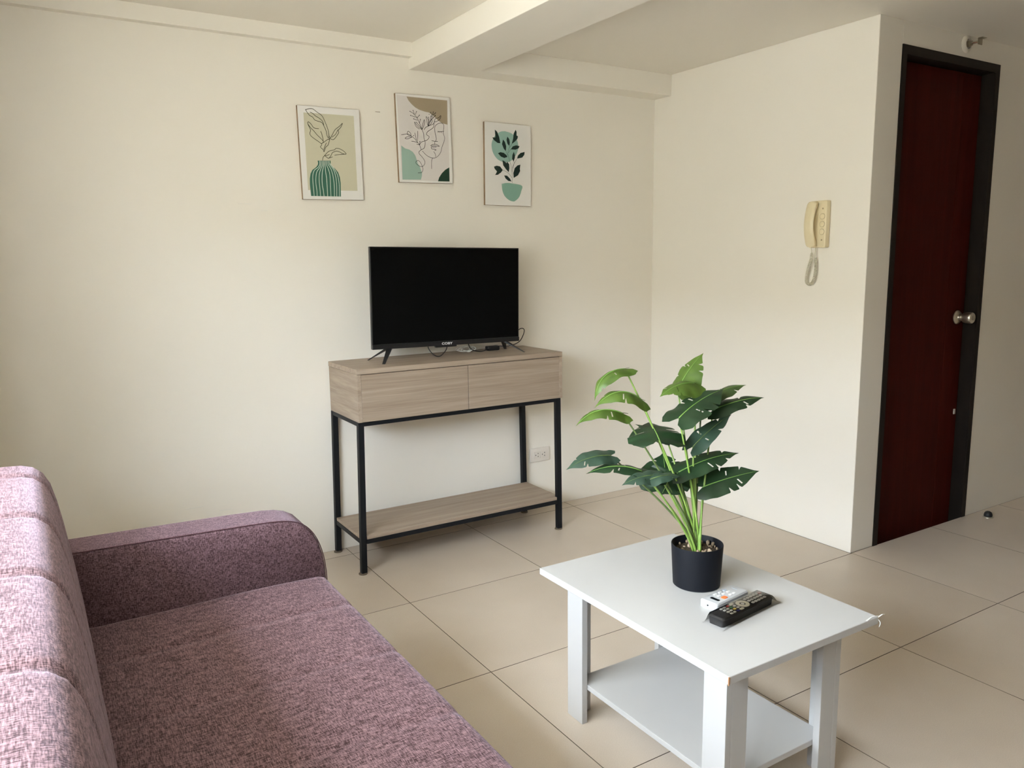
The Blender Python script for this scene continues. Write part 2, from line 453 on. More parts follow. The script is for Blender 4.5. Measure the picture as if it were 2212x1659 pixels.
# door: dark frame and a red-brown leaf set back in it
door = thing('door_1', 'dark red wooden door in a near-black frame', 'door', ((XS + XD) / 2, YD, 0))
del door['category']
door['kind'] = 'structure'
bm = bmesh.new()
FW = 0.030
box(bm, XS, XS + FW, YD + 0.0022, YD + 0.14, -0.06, ZD, 0.002, 1)
box(bm, XD - FW, XD, YD + 0.0022, YD + 0.14, -0.06, ZD, 0.002, 1)
box(bm, XS + FW, XD - FW, YD + 0.0022, YD + 0.14, ZD - 0.036, ZD, 0.002, 1)
box(bm, XS + FW, XS + FW + 0.012, YD + 0.096, YD + 0.14, -0.06, ZD - 0.036)
box(bm, XD - FW - 0.012, XD - FW, YD + 0.096, YD + 0.14, -0.06, ZD - 0.036)
box(bm, XS, XS + FW, YD - 0.004, YD + 0.0022, 0, ZD)
box(bm, XD - FW, XD, YD - 0.004, YD + 0.0022, 0, ZD)
box(bm, XS + FW, XD - FW, YD - 0.004, YD + 0.0022, ZD - 0.036, ZD)
obj('door_frame', bm, M['frame_dark'], door)
YS = YD + 0.058
bm = bmesh.new()
# leaf face divided by fine V-grooves
xs = [XS + FW + 0.003, 2.075, 2.505, XD - FW - 0.003]
for a, b in zip(xs, xs[1:]):
    box(bm, a + 0.0006, b - 0.0006, YS, YS + 0.038, -0.052, ZD - 0.039, 0.0012, 1)
leaf = obj('door_leaf', bm, M['door_wood'], door)
KX, KZ = 2.592, 0.972
kn = bmesh.new()
lathe(kn, [(0.0325, 0), (0.0325, -0.004), (0.027, -0.010), (0.017, -0.014), (0.0150, -0.019), (0.0165, -0.025), (0.0230, -0.034), (0.0262, -0.046), (0.0268, -0.062), (0.0262, -0.069), (0.024, -0.073), (0.010, -0.074), (0.0095, -0.072)], (KX, YS, KZ), 'y', 28)
knob = obj('door_knob', kn, M['chrome'], door, 'auto', label='steel door knob with key button')
bm = lathe(bmesh.new(), [(0.0090, 0), (0.0090, -0.0035), (0.007, -0.0045)], (KX, YS - 0.0715, KZ), 'y', 18)
obj('key_button', bm, M['chrome'], knob, 'auto')
bm = B(2.622, 2.634, YS - 0.004, YS + 0.001, 0.505, 0.530, 0.001, 1)
obj('sticker_scrap', bm, mat('pale_sticker_scrap', (0.5, 0.47, 0.42), 0.6), leaf)

# ------------------------------------------------------------------ sofa
SOFA_Y0, SOFA_Y1 = -2.43, -0.42
sofa = thing('sofa', 'long mauve fabric sofa with a rolled arm, its back against the left wall', 'sofa', (-0.88, -1.42, 0))
def lin(a, b, n): return [a + (b - a) * i / n for i in range(n + 1)]
def seams(y, at, depth, wid):
    return sum(depth * math.exp(-((y - s) / wid) ** 2) for s in at)
# seat
SEATS = [-0.765, -1.05, -1.335, -1.62, -1.905, -2.19]
prof = [(-1.09, 0.20), (-0.50, 0.20), (-0.488, 0.215), (-0.486, 0.385), (-0.490, 0.402), (-0.499, 0.414), (-0.513, 0.4195)]
prof += [(-0.56, 0.4215), (-0.62, 0.423), (-0.70, 0.4235), (-0.78, 0.4225), (-0.88, 0.4205), (-0.97, 0.4195), (-1.05, 0.419), (-1.09, 0.418)]
ys = lin(-2.298, -0.552, 150)
seat = obj('seat_cushion', loft(bmesh.new(), prof, ys, lambda y, k: (seams(y, SEATS, 0.0035, 0.012) if 4 <= k <= 13 else 0) + (0.004 if (y > -0.556 or y < -2.294) else 0)), M['sofa'], sofa, True)
# back: leaning, full at the top, stitched into channels
BACKS = [-0.68, -0.99, -1.30, -1.615, -1.93, -2.24]
prof = [(-1.070, 0.30), (-1.072, 0.42), (-1.078, 0.50), (-1.089, 0.60), (-1.102, 0.70), (-1.110, 0.750), (-1.119, 0.790), (-1.131, 0.815), (-1.148, 0.830), (-1.170, 0.837), (-1.210, 0.839), (-1.245, 0.834), (-1.266, 0.820), (-1.277, 0.79), (-1.281, 0.73), (-1.283, 0.50), (-1.283, 0.16), (-1.16, 0.16), (-1.10, 0.22)]
def back_in(y, k):
    d = seams(y, BACKS, 0.0060, 0.011) + 0.0015 * (1 - math.cos(2 * PI * (y + 0.99) / 0.31)) * -0.5
    if not 1 <= k <= 14: d = 0
    e = min(abs(y + 0.565), abs(y + 2.285))
    return d + (0.016 * (1 - min(e, 0.03) / 0.03) ** 2)
ys = sorted(set(lin(-2.285, -0.565, 170) + lin(-0.595, -0.565, 6) + lin(-2.285, -2.255, 6)))
obj('backrest', loft(bmesh.new(), prof, ys, back_in), M['sofa'], sofa, True)
# arms: rounded front, piping along both edges
aprof = [(-1.27, 0.10), (-0.492, 0.10), (-0.489, 0.30), (-0.488, 0.40), (-0.490, 0.440), (-0.495, 0.475), (-0.506, 0.513), (-0.521, 0.543), (-0.541, 0.566), (-0.565, 0.580), (-0.592, 0.588), (-0.628, 0.592), (-0.70, 0.595), (-0.85, 0.599), (-1.08, 0.604), (-1.27, 0.606)]
for (y0, y1) in ((-0.552, -0.42), (-2.43, -2.298)):
    ys = sorted(set([y0, y0 + 0.002, y0 + 0.005, y0 + 0.010] + lin(y0 + 0.014, y1 - 0.014, 8) + [y1 - 0.010, y1 - 0.005, y1 - 0.002, y1]))
    def arm_in(y, k, y0=y0, y1=y1):
        e = min(y - y0, y1 - y)
        return (0.006 * (1 - min(e, 0.012) / 0.012) ** 2) if 1 <= k <= 15 else 0
    arm = obj('armrest', loft(bmesh.new(), aprof, ys, arm_in), M['sofa_arm'], sofa, True)
    for y in ((y0 + 0.004,) if y1 > -1 else (y1 - 0.004,)):
        pts = smooth_path([(q[0], y, q[1]) for q in aprof[2:]], 5)
        obj('piping', tube(bmesh.new(), pts, 0.0013, 6), M['piping'], arm, True)
obj('base_frame', B(-1.25, -0.50, SOFA_Y0 + 0.135, SOFA_Y1 - 0.135, 0.10, 0.215, 0.008), M['sofa_arm'], sofa)
for x in (-1.20, -0.52):
    for y in (SOFA_Y0 + 0.07, SOFA_Y1 - 0.07):
        obj('foot', lathe(bmesh.new(), [(0.020, 0.0), (0.026, 0.06), (0.028, 0.105)], (x, y, 0), 'z', 16), M['black_steel'], sofa, 'auto')

# ------------------------------------------------------------------ console table
con = thing('console_table', 'slim oak-look console table on a black steel frame under the television', 'table', (0.455, 0.51, 0))
CX0, CX1, CY0, CY1 = -0.041, 0.950, 0.345, 0.680
obj('tabletop', B(CX0, CX1, CY0, CY1, 0.827, 0.848, 0.0012, 1), M['oak_x'], con)
for x in (CX0 + 0.001, CX1 - 0.017):
    obj('side_panel', B(x, x + 0.016, CY0 + 0.001, CY1 - 0.002, 0.634, 0.8262, 0.0008, 1), M['oak_y'], con)
XM = 0.458
obj('drawer', B(CX0 + 0.0175, XM - 0.001, CY0 + 0.001, CY0 + 0.019, 0.6345, 0.8245, 0.0008, 1), M['oak_x'], con)
obj('drawer', B(XM + 0.001, CX1 - 0.0175, CY0 + 0.001, CY0 + 0.019, 0.6345, 0.8245, 0.0008, 1), M['oak_x'], con)
obj('back_panel', B(CX0 + 0.018, CX1 - 0.018, CY1 - 0.014, CY1 - 0.003, 0.640, 0.826), M['oak_x'], con)
obj('bottom_panel', B(CX0 + 0.0175, CX1 - 0.0175, CY0 + 0.020, CY1 - 0.015, 0.634, 0.646), M['oak_x'], con)
LW = 0.024
def leg_rects(sx, sy):
    xb = -0.053 if sx < 0 else 0.952 - LW
    xt = -0.040 if sx < 0 else 0.945 - LW
    y = 0.352 if sy < 0 else CY1 - LW
    return (xb, xb + LW, y, y + LW), (xt, xt + LW, y, y + LW)
for sx in (-1, 1):
    for sy in (-1, 1):
        lo, hi = leg_rects(sx, sy)
        lg = obj('leg', frustum(bmesh.new(), lo, hi, 0.004, 0.634, 0.0015), M['black_steel'], con)
        c = ((lo[0] + lo[1]) / 2 - 0.004, (lo[2] + lo[3]) / 2 - 0.002 if sy < 0 else (lo[2] + lo[3]) / 2 - 0.006)
        obj('foot_pad', lathe(bmesh.new(), [(0.018, 0), (0.018, 0.003), (0.016, 0.0045)], (c[0], c[1], 0), 'z', 18), mat('brown_plastic_foot_pad', (0.13, 0.10, 0.07), 0.6), lg)
xa, xb_ = -0.040 + LW, 0.945 - LW
for y in (0.354, CY1 - LW):
    obj('top_rail', B(xa - 0.002, xb_ + 0.002, y, y + 0.020, 0.616, 0.6335, 0.001, 1), M['black_steel'], con)
    obj('lower_rail', B(xa - 0.009, xb_ + 0.006, y, y + 0.020, 0.126, 0.1445, 0.001, 1), M['black_steel'], con)
for x in (-0.040, 0.945 - LW):
    obj('top_side_rail', B(x + 0.001, x + 0.021, 0.374, CY1 - LW, 0.616, 0.6335, 0.001, 1), M['black_steel'], con)
    xx = x - 0.009 if x < 0 else x + 0.006
    obj('lower_side_rail', B(xx + 0.001, xx + 0.021, 0.374, CY1 - LW, 0.126, 0.1445, 0.001, 1), M['black_steel'], con)
bm = bmesh.new()
box(bm, -0.046, 0.946, 0.3775, CY1 - LW - 0.001, 0.145, 0.159, 0.0008, 1)
box(bm, -0.0235, 0.9235, 0.355, 0.3775, 0.145, 0.159, 0.0008, 1)
obj('shelf', bm, M['oak_x'], con)

# ------------------------------------------------------------------ television
TX, TY, TZ = 0.452, 0.515, 0.848
tv = thing('television', 'flat black television with its screen off, standing on the console table', 'television', (TX, TY, TZ))
RZ = Matrix.Translation((TX, TY, 1.108)) @ Matrix.Rotation(0.013, 4, 'Y') @ Matrix.Translation((-TX, -TY, -1.108))
def rolled(bm):
    bmesh.ops.transform(bm, matrix=RZ, verts=bm.verts); return bm
x0, x1, z0, z1 = 0.0945, 0.8175, 0.8985, 1.3235
y0 = TY - 0.012
bm = bmesh.new()
box(bm, x0, x1, y0, y0 + 0.016, z0, z1, 0.0015, 1)
box(bm, x0 + 0.10, x1 - 0.10, y0 + 0.016, y0 + 0.055, z0 + 0.02, z0 + 0.27, 0.012, 2)
body = obj('housing', rolled(bm), M['tv_body'], tv)
obj('screen', rolled(B(x0 + 0.005, x1 - 0.005, y0 - 0.0016, y0 + 0.001, z0 + 0.022, z1 - 0.005, 0.0006, 1)), M['tv_screen'], tv)
bm = bmesh.new()
box(bm, x0, x1, y0 - 0.0045, y0 + 0.002, z0, z0 + 0.0195, 0.0015, 1)
box(bm, 0.385, 0.490, y0 - 0.0045, y0 + 0.008, z0 - 0.007, z0 + 0.001, 0.002, 1)
bez_o = obj('bottom_bezel', rolled(bm), mat('black_satin_bezel', (0.010, 0.010, 0.011), 0.35), tv)
fc = bpy.data.curves.new('logo', 'FONT')
fc.body = 'COBY'; fc.size = 0.0155; fc.align_x = 'CENTER'; fc.align_y = 'CENTER'; fc.extrude = 0.0003; fc.offset = 0.00035; fc.space_character = 1.06
fo = bpy.data.objects.new('lettering', fc); COL.objects.link(fo)
bpy.context.view_layer.update()
lm = bpy.data.meshes.new_from_object(fo.evaluated_get(bpy.context.evaluated_depsgraph_get()))
bpy.data.objects.remove(fo); bpy.data.curves.remove(fc)
lm.materials.clear(); lm.materials.append(M['logo'])
lo = bpy.data.objects.new('logo', lm); COL.objects.link(lo)
lo.parent = bez_o
lo.matrix_local = Matrix.Translation(-Vector((TX, TY, TZ))) @ RZ @ Matrix.Translation((0.4415, y0 - 0.0049, z0 + 0.0085)) @ Matrix.Rotation(PI / 2, 4, 'X') @ Matrix.Diagonal((1.22, 0.92, 1, 1))
lo['label'] = 'silver COBY lettering'
# splayed feet, two legs on each side
for xa, dx, zt in ((0.172, -0.060, 0.905), (0.742, 0.060, 0.897)):
    bm = bmesh.new()
    for yy in (0.436, 0.605):
        f = Vector((xa + dx, yy, TZ + 0.004)); a = Vector((xa, TY + (0.006 if yy > TY else -0.004), zt))
        d = (f - a).normalized(); s = d.cross(Vector((0, 0, 1))).normalized() * 0.0075; n = d.cross(s).normalized() * 0.004
        va = [bm.verts.new(a + q) for q in (s * 1.5 + n, -s * 1.5 + n, -s * 1.5 - n, s * 1.5 - n)]
        vf = [bm.verts.new(Vector((f.x, f.y, TZ + 0.0005)) + Vector((q.x, q.y, 0))) for q in (s * 0.8 + n, -s * 0.8 + n, -s * 0.8 - n, s * 0.8 - n)]
        bm.faces.new(va); bm.faces.new(list(reversed(vf)))
        for i in range(4): bm.faces.new((va[i], va[(i + 1) % 4], vf[(i + 1) % 4], vf[i]))
    obj('stand_foot', bm, M['rubber'], tv)
# cables behind the television
zc = TZ + 0.003
cab = smooth_path([(0.70, 0.54, 0.93), (0.80, 0.545, 0.925), (0.865, 0.56, 0.945), (0.885, 0.565, 0.93), (0.855, 0.56, 0.885), (0.80, 0.565, 0.866), (0.735, 0.58, 0.868), (0.70, 0.575, 0.862), (0.64, 0.555, 0.852), (0.585, 0.545, 0.868), (0.565, 0.545, 0.905)], 10)
bm = tube(bmesh.new(), cab, 0.0021, 7)
cable = obj('power_cord', bm, M['rubber'], tv, True)
plug = bmesh.new(); box(plug, 0.690, 0.755, 0.575, 0.605, TZ + 0.0005, TZ + 0.022, 0.006, 2)
o = obj('adapter', plug, M['rubber'], cable, True)
cab = smooth_path([(0.360, 0.53, 0.905), (0.362, 0.525, 0.886), (0.378, 0.515, 0.862), (0.398, 0.51, 0.8520), (0.420, 0.512, 0.858), (0.446, 0.52, 0.880), (0.455, 0.53, 0.905)], 10)
obj('signal_cord', tube(bmesh.new(), cab, 0.0021, 7), M['rubber'], tv, True)
bm = bmesh.new()
random.seed(3)
for k in range(7):
    cx, cy = 0.585 + random.uniform(-0.02, 0.02), 0.596 + random.uniform(-0.008, 0.008)
    a, b2 = random.uniform(0.020, 0.042), random.uniform(0.008, 0.014)
    pts = [(cx + a * math.cos(q), cy + 0.010 * math.sin(2 * q + k), TZ + 0.017 + b2 * math.sin(q)) for q in [2 * PI * i / 22 for i in range(22)]]
    tube(bm, pts + pts[:1], 0.0019, 6)
tube(bm, smooth_path([(0.60, 0.60, 0.852), (0.68, 0.65, 0.852), (0.80, 0.655, 0.87), (0.845, 0.668, 0.915), (0.84, 0.672, 0.935)], 8), 0.0019, 6)
o = obj('cable_bundle', bm, M['white_cable'], None, True, loc=(0.58, 0.635, TZ))
tag(o, 'coiled white cable bundle on the console behind the television', 'cable')

# ------------------------------------------------------------------ coffee table
ct = thing('coffee_table', 'low white coffee table with a lower shelf and worn corners', 'table', (0.2615, -1.203, 0))
X0, X1, Y0, Y1, ZT = 0.013, 0.512, -1.548, -0.858, 0.425
top = obj('tabletop', B(X0, X1, Y0, Y1, ZT - 0.018, ZT, 0.0010, 1), M['white'], ct)
M['chip'] = mat('exposed_chipboard', (0.30, 0.15, 0.07), 0.9)
bm = bmesh.new()
q = bmesh.ops.create_cube(bm, size=1)['verts']
for v in q: v.co = (X0 + v.co.x * 0.003 + 0.0004, Y0 + v.co.y * 0.003 + 0.0004, ZT - 0.0085 + v.co.z * 0.0165 + (0.0 if v.co.z > 0 else v.co.x * 0.004))
obj('worn_corner', bm, M['chip'], top, label='brown chipboard showing at the front corner')
# strip of edging film torn loose at the right corner
M['film'] = mat('loose_white_edging_film', (0.78, 0.79, 0.78), 0.3)
bm = bmesh.new()
for (a, b, c, w) in (((X1 + 0.001, Y0 + 0.002, ZT - 0.003), (X1 + 0.012, Y0 - 0.002, ZT + 0.003), (X1 + 0.020, Y0 - 0.003, ZT + 0.002), 0.003), ((X1 - 0.045, Y0 + 0.001, ZT + 0.0005), (X1 - 0.02, Y0 + 0.004, ZT + 0.0022), (X1 + 0.003, Y0 + 0.002, ZT + 0.0008), 0.004), ((X1 + 0.001, Y0, ZT - 0.008), (X1 + 0.004, Y0 - 0.003, ZT - 0.016), (X1 + 0.002, Y0 - 0.002, ZT - 0.026), 0.003)):
    pts = smooth_path([a, b, c], 5)
    prev = None
    for i, pnt in enumerate(pts):
        ww = w * (1 - 0.7 * i / len(pts))
        r = [bm.verts.new(pnt + Vector((0, sgn * ww * 0.5, up))) for sgn, up in ((-1, 0), (1, 0), (1, 0.0006), (-1, 0.0006))]
        if prev:
            for k in range(4): bm.faces.new((prev[k], prev[(k + 1) % 4], r[(k + 1) % 4], r[k]))
        else: bm.faces.new(r)
        prev = r
    bm.faces.new(list(reversed(prev)))
obj('torn_edging', bm, M['film'], top, label='torn edging strip sticking out at the right corner')
IN, LB, LT = 0.055, 0.067, 0.018
for sx in (0, 1):
    for sy in (0, 1):
        ox = X0 + IN if sx == 0 else X1 - IN
        oy = Y0 + IN if sy == 0 else Y1 - IN
        dx, dy = (1 if sx == 0 else -1), (1 if sy == 0 else -1)
        bm = bmesh.new()
        # L-shaped leg of two boards: one facing left/right, one facing front/back
        a, b = sorted((ox, ox + dx * LT)); c, d = sorted((oy, oy + dy * LB))
        box(bm, a, b, c, d, 0, ZT - 0.0182, 0.0008, 1)
        a, b = sorted((ox + dx * (LT + 0.0002), ox + dx * LB)); c, d = sorted((oy, oy + dy * LT))
        box(bm, a, b, c, d, 0, ZT - 0.0182, 0.0008, 1)
        obj('leg', bm, M['white'], ct)
ZS = 0.112
obj('shelf', B(X0 + IN + LT + 0.0005, X1 - IN - LT - 0.0005, Y0 + IN + LT + 0.0005, Y1 - IN - LT - 0.0005, ZS - 0.015, ZS, 0.0008, 1), M['white'], ct)

# ------------------------------------------------------------------ potted plant
PX, PY, PZ = 0.2957, -1.172, ZT + 0.0004
plant = thing('potted_plant', 'artificial split-leaf plant in a round black pot on the coffee table', 'plant', (PX, PY, PZ))
bm = lathe(bmesh.new(), [(0.001, 0.0), (0.058, 0.0), (0.0605, 0.002), (0.0665, 0.1085), (0.0660, 0.1105), (0.0645, 0.1105), (0.0636, 0.1085), (0.0600, 0.088), (0.001, 0.088)], (PX, PY, PZ), 'z', 56, False)
bmesh.ops.remove_doubles(bm, verts=bm.verts, dist=0.0005)
pot = obj('pot', bm, M['pot'], plant, 'auto')
M['soil'] = noisy('dark_moss_and_soil', (0.02, 0.014, 0.009), (0.10, 0.065, 0.035), (1, 1, 1), 160, 4, 0.9, bump=1, bdist=0.004)
obj('soil', lathe(bmesh.new(), [(0.0, 0.094), (0.03, 0.0935), (0.0612, 0.090)], (PX, PY, PZ), 'z', 32, False), M['soil'], plant, True)
bm = bmesh.new()
random.seed(11)
for k in range(46):
    a, r = random.uniform(0, 2 * PI), 0.056 * math.sqrt(random.uniform(0.12, 1))
    s = random.uniform(0.003, 0.0065)
    q = bmesh.ops.create_icosphere(bm, subdivisions=1, radius=s)['verts']
    bmesh.ops.transform(bm, matrix=Matrix.Translation((PX + r * math.cos(a), PY + r * math.sin(a), PZ + 0.0935 + s * 0.4)) @ Euler((a, r * 90, a)).to_matrix().to_4x4() @ Matrix.Diagonal((1.2, 0.9, 0.7, 1)), verts=q)
o = obj('gravel', bm, noisy('brown_and_tan_gravel', (0.09, 0.055, 0.03), (0.40, 0.31, 0.21), (1, 1, 1), 55, 2, 0.8), plant)
o['kind'] = 'stuff'

def leaf_mat(name, c, back):
    m = mat(name, c, 0.42, 0, 0.45); t = NT(m)
    tc = t.n('ShaderNodeTexCoord'); nz = t.n('ShaderNodeTexNoise'); nz.inputs['Scale'].default_value = 28; nz.inputs['Detail'].default_value = 4
    g = t.n('ShaderNodeNewGeometry')
    t.l(tc.outputs['Object'], nz.inputs['Vector'])
    rp = t.n('ShaderNodeValToRGB'); e = rp.color_ramp.elements
    e[0].position = 0.32; e[1].position = 0.7
    e[0].color = (c[0] * 0.8, c[1] * 0.8, c[2] * 0.8, 1); e[1].color = (c[0] * 1.25, c[1] * 1.2, c[2] * 1.2, 1)
    t.l(nz.outputs['Fac'], rp.inputs[0])
    mx = t.n('ShaderNodeMixRGB'); mx.inputs[2].default_value = (*back, 1)
    t.l(g.outputs['Backfacing'], mx.inputs[0]); t.l(rp.outputs[0], mx.inputs[1])
    t.l(mx.outputs[0], t.p.inputs['Base Color'])
    tr = t.n('ShaderNodeBsdfTranslucent'); ms = t.n('ShaderNodeMixShader'); ms.inputs[0].default_value = 0.22
    t.l(mx.outputs[0], tr.inputs['Color']); t.l(t.p.outputs[0], ms.inputs[1]); t.l(tr.outputs[0], ms.inputs[2])
    t.l(ms.outputs[0], t.nt.nodes['Material Output'].inputs['Surface'])
    return m
LM = [leaf_mat('fresh_green_leaf', (0.075, 0.140, 0.020), (0.17, 0.21, 0.015)), leaf_mat('deep_green_leaf', (0.017, 0.046, 0.018), (0.05, 0.09, 0.02)),
      leaf_mat('olive_green_leaf', (0.055, 0.10, 0.028), (0.08, 0.13, 0.03)), leaf_mat('blue_green_leaf', (0.030, 0.064, 0.042), (0.05, 0.09, 0.045))]
M['stem'] = noisy('lime_green_stem', (0.16, 0.30, 0.045), (0.26, 0.38, 0.09), (60, 60, 8), 1, 2, 0.4)
M['stem_dark'] = noisy('olive_stem', (0.055, 0.085, 0.025), (0.13, 0.19, 0.06), (60, 60, 8), 1, 2, 0.45)
M['midrib'] = mat('pale_midrib', (0.17, 0.32, 0.07), 0.45)

LEAVES=[
((0.1902, -1.0024, 0.9817),(0.1038, -0.9864, 0.9085),0.065,(-0.662, 0.022, 0.749),0.24,0.55,0),
((0.2047, -1.0491, 0.9069),(0.0919, -1.0056, 0.8932),0.070,(-0.217, -0.256, 0.942),0.26,0.60,0),
((0.1488, -1.0443, 0.8747),(0.0414, -0.9943, 0.8502),0.065,(-0.234, -0.153, 0.96),0.20,0.50,0),
((0.3303, -1.0531, 0.9193),(0.4094, -1.0614, 1.0099),0.085,(-0.925, -0.139, 0.353),0.06,0.50,0),
((0.3554, -1.0888, 0.939),(0.2503, -1.076, 0.9145),0.085,(-0.175, -0.282, 0.943),0.12,0.50,0),
((0.2498, -1.144, 0.8671),(0.4086, -1.1367, 0.9228),0.115,(-0.429, -0.139, 0.893),0.06,0.20,1),
((0.3594, -1.1115, 0.8946),(0.4989, -1.1325, 0.9259),0.060,(-0.249, -0.218, 0.944),0.06,0.40,2),
((0.3829, -1.1306, 0.8702),(0.5202, -1.1752, 0.8956),0.065,(-0.208, -0.336, 0.919),0.06,0.30,1),
((0.1952, -1.1317, 0.8157),(0.2504, -1.0311, 0.8358),0.150,(-0.164, -0.265, 0.95),0.05,0.28,1),
((0.2941, -1.1505, 0.7878),(0.4124, -1.163, 0.8584),0.062,(-0.891, -0.203, 0.406),0.05,0.12,3),
((0.1062, -1.0492, 0.7708),(-0.0018, -1.0112, 0.7437),0.062,(-0.48, -0.318, 0.818),0.12,0.20,3),
((0.1558, -1.1101, 0.7366),(0.0351, -1.0475, 0.7353),0.060,(-0.141, -0.228, 0.963),0.12,0.30,1),
((0.1734, -1.1575, 0.7326),(0.0824, -1.1279, 0.7167),0.060,(-0.308, -0.313, 0.898),0.10,0.25,3),
((0.2743, -1.077, 0.6689),(0.3009, -1.0321, 0.7429),0.150,(-0.485, -0.782, 0.391),0.05,0.10,1),
((0.2567, -1.1393, 0.7237),(0.4185, -1.1851, 0.76),0.075,(-0.231, -0.373, 0.899),0.07,0.25,1),
((0.3198, -1.1628, 0.6796),(0.4593, -1.2192, 0.7126),0.082,(-0.453, -0.553, 0.699),0.05,0.12,1),
((0.3065, -1.0394, 0.7859),(0.2532, -0.9761, 0.8209),0.055,(-0.095, -0.34, 0.936),0.05,0.30,3),
((0.1398, -1.1613, 0.7282),(0.2104, -1.1923, 0.7324),0.045,(-0.2, -0.323, 0.925),0.10,0.30,3),
((0.2537, -1.1154, 0.7139),(0.2151, -1.1237, 0.6692),0.115,(-0.473, -0.764, 0.439),0.05,0.12,1),
]


EQ = [0.0, 0.06, 0.15, 0.26, 0.38, 0.52, 0.66, 0.78, 0.88, 0.95, 1.0]
EU = [1.04, 0.955, 0.85, 0.72, 0.56, 0.36, 0.14, -0.05, -0.17, -0.13, 0.0]
EV = [0.0, 0.055, 0.17, 0.31, 0.42, 0.49, 0.50, 0.44, 0.29, 0.12, 0.012]
MQ = [1.0, 0.90, 0.76, 0.62, 0.46, 0.30, 0.16, 0.07, 0.015, 0.0, 0.0]
def interp(q, A):
    for i in range(len(EQ) - 1):
        if q <= EQ[i + 1]:
            t = (q - EQ[i]) / (EQ[i + 1] - EQ[i]); t2 = t * t * (3 - 2 * t) * 0.35 + t * 0.65
            return A[i] + (A[i + 1] - A[i]) * t2
    return A[-1]

def make_leaf(bp, tp, w, N, arch, fold, kind, seed):
    rnd = random.Random(seed)
    b, tpv = Vector(bp), Vector(tp)
    ax = tpv - b; L = ax.length; ax.normalize()
    n = Vector(N); n = (n - ax * n.dot(ax)).normalized()
    sd = n.cross(ax)
    def P(u, v):
        sgn = 1 if v >= 0 else -1
        av = abs(v)
        lift = arch * L * 4 * max(u, -0.2) * (1 - u) * (1 if u > 0 else 0.6)
        drop = fold * w * av * av * 1.6 + 0.15 * fold * w * av
        ripple = w * av * (0.05 * math.sin(u * 17 + seed) + 0.09 * math.sin(u * 6.3 + seed * 1.7 + sgn))
        return b + ax * (u * L) + sd * (v * w) + n * (lift - drop + ripple)
    bm = bmesh.new()
    NQ, NTT = 120, 8
    for sgn in (1, -1):
        k = 2 if w > 0.07 else 1
        notch = [(q + rnd.uniform(-0.03, 0.03), rnd.uniform(0.30, 0.58), rnd.uniform(0.008, 0.013)) for q in rnd.sample([0.22, 0.36, 0.50], k)]
        holes = [(q + rnd.uniform(-0.02, 0.02), rnd.uniform(0.28, 0.4)) for q in rnd.sample([0.29, 0.43, 0.57], 1)] if w > 0.055 and rnd.random() < 0.8 else []
        grid = []
        for i in range(NQ + 1):
            q = i / NQ
            r = 1.0
            for (qq, dep, wd) in notch: r = min(r, 1 - dep * math.exp(-((q - qq) / wd) ** 2))
            eu, ev, mq = interp(q, EU), interp(q, EV), interp(q, MQ)
            row = []
            for j in range(NTT + 1):
                t = j / NTT * r
                tt = t ** 0.9
                u = mq + (eu - mq) * tt; v = ev * tt
                row.append(bm.verts.new(P(u, sgn * v)))
            grid.append(row)
        for i in range(NQ):
            q = (i + 0.5) / NQ
            for j in range(NTT):
                t = (j + 0.5) / NTT
                if any(abs(q - hq) < 0.0088 and ht - 0.10 < t < ht + 0.36 for hq, ht in holes): continue
                a = (grid[i][j], grid[i + 1][j], grid[i + 1][j + 1], grid[i][j + 1])
                bm.faces.new(a if sgn < 0 else a[::-1])
    bmesh.ops.remove_doubles(bm, verts=bm.verts, dist=0.00004)
    bm.normal_update()
    # thin solid blade
    up = sum((f.normal * f.calc_area() for f in bm.faces), Vector())
    if up.dot(n) < 0: bmesh.ops.reverse_faces(bm, faces=bm.faces)
    mid = tube(bmesh.new(), [P(u, 0.0) + n * 0.0006 for u in [i / 18 * 0.97 for i in range(19)]], [0.0016 * (1 - 0.75 * i / 18) for i in range(19)], 6)
    back = P(-0.0, 0.0)
    return bm, mid, back, n

def link_raw(name, bm, m, parent):
    """like obj() but keeps the faces' winding (leaf fronts and backs differ)"""
    bmesh.ops.translate(bm, verts=bm.verts, vec=-ORG[parent.name])
    for f in bm.faces: f.smooth = True
    me = bpy.data.meshes.new(name); bm.to_mesh(me); bm.free()
    o = bpy.data.objects.new(name, me); me.materials.append(m); COL.objects.link(o); o.parent = parent
    ORG[o.name] = ORG[parent.name]
    return o

random.seed(5)
for i, (bp, tp, w, N, arch, fold, kind) in enumerate(LEAVES):
    bm, mid, att, n = make_leaf(bp, tp, w, N, arch, fold, kind, i * 7 + 3)
    lf = link_raw('leaf', bm, LM[kind], plant)
    obj('midrib', mid, M['midrib'] if kind != 3 else M['stem_dark'], lf, True)
    a = i * 2.399
    r0 = 0.010 * math.sqrt((i + 0.5) / len(LEAVES)) + 0.002
    root = Vector((PX - 0.004 + r0 * math.cos(a), PY - 0.004 + r0 * math.sin(a), PZ + 0.090))
    h = att.z - root.z
    d = (att - root); hor = Vector((d.x, d.y, 0))
    p1 = root + Vector((0, 0, h * 0.30)) + hor * 0.16
    p2 = root + Vector((0, 0, h * 0.72)) + hor * 0.66
    pts = bez(root, p1, p2, att - n * 0.0008, 18)
    obj('stem', tube(bmesh.new(), pts, [0.0034 - 0.0014 * k / 18 for k in range(19)], 8), M['stem'] if i % 4 != 2 else M['stem_dark'], plant, True)

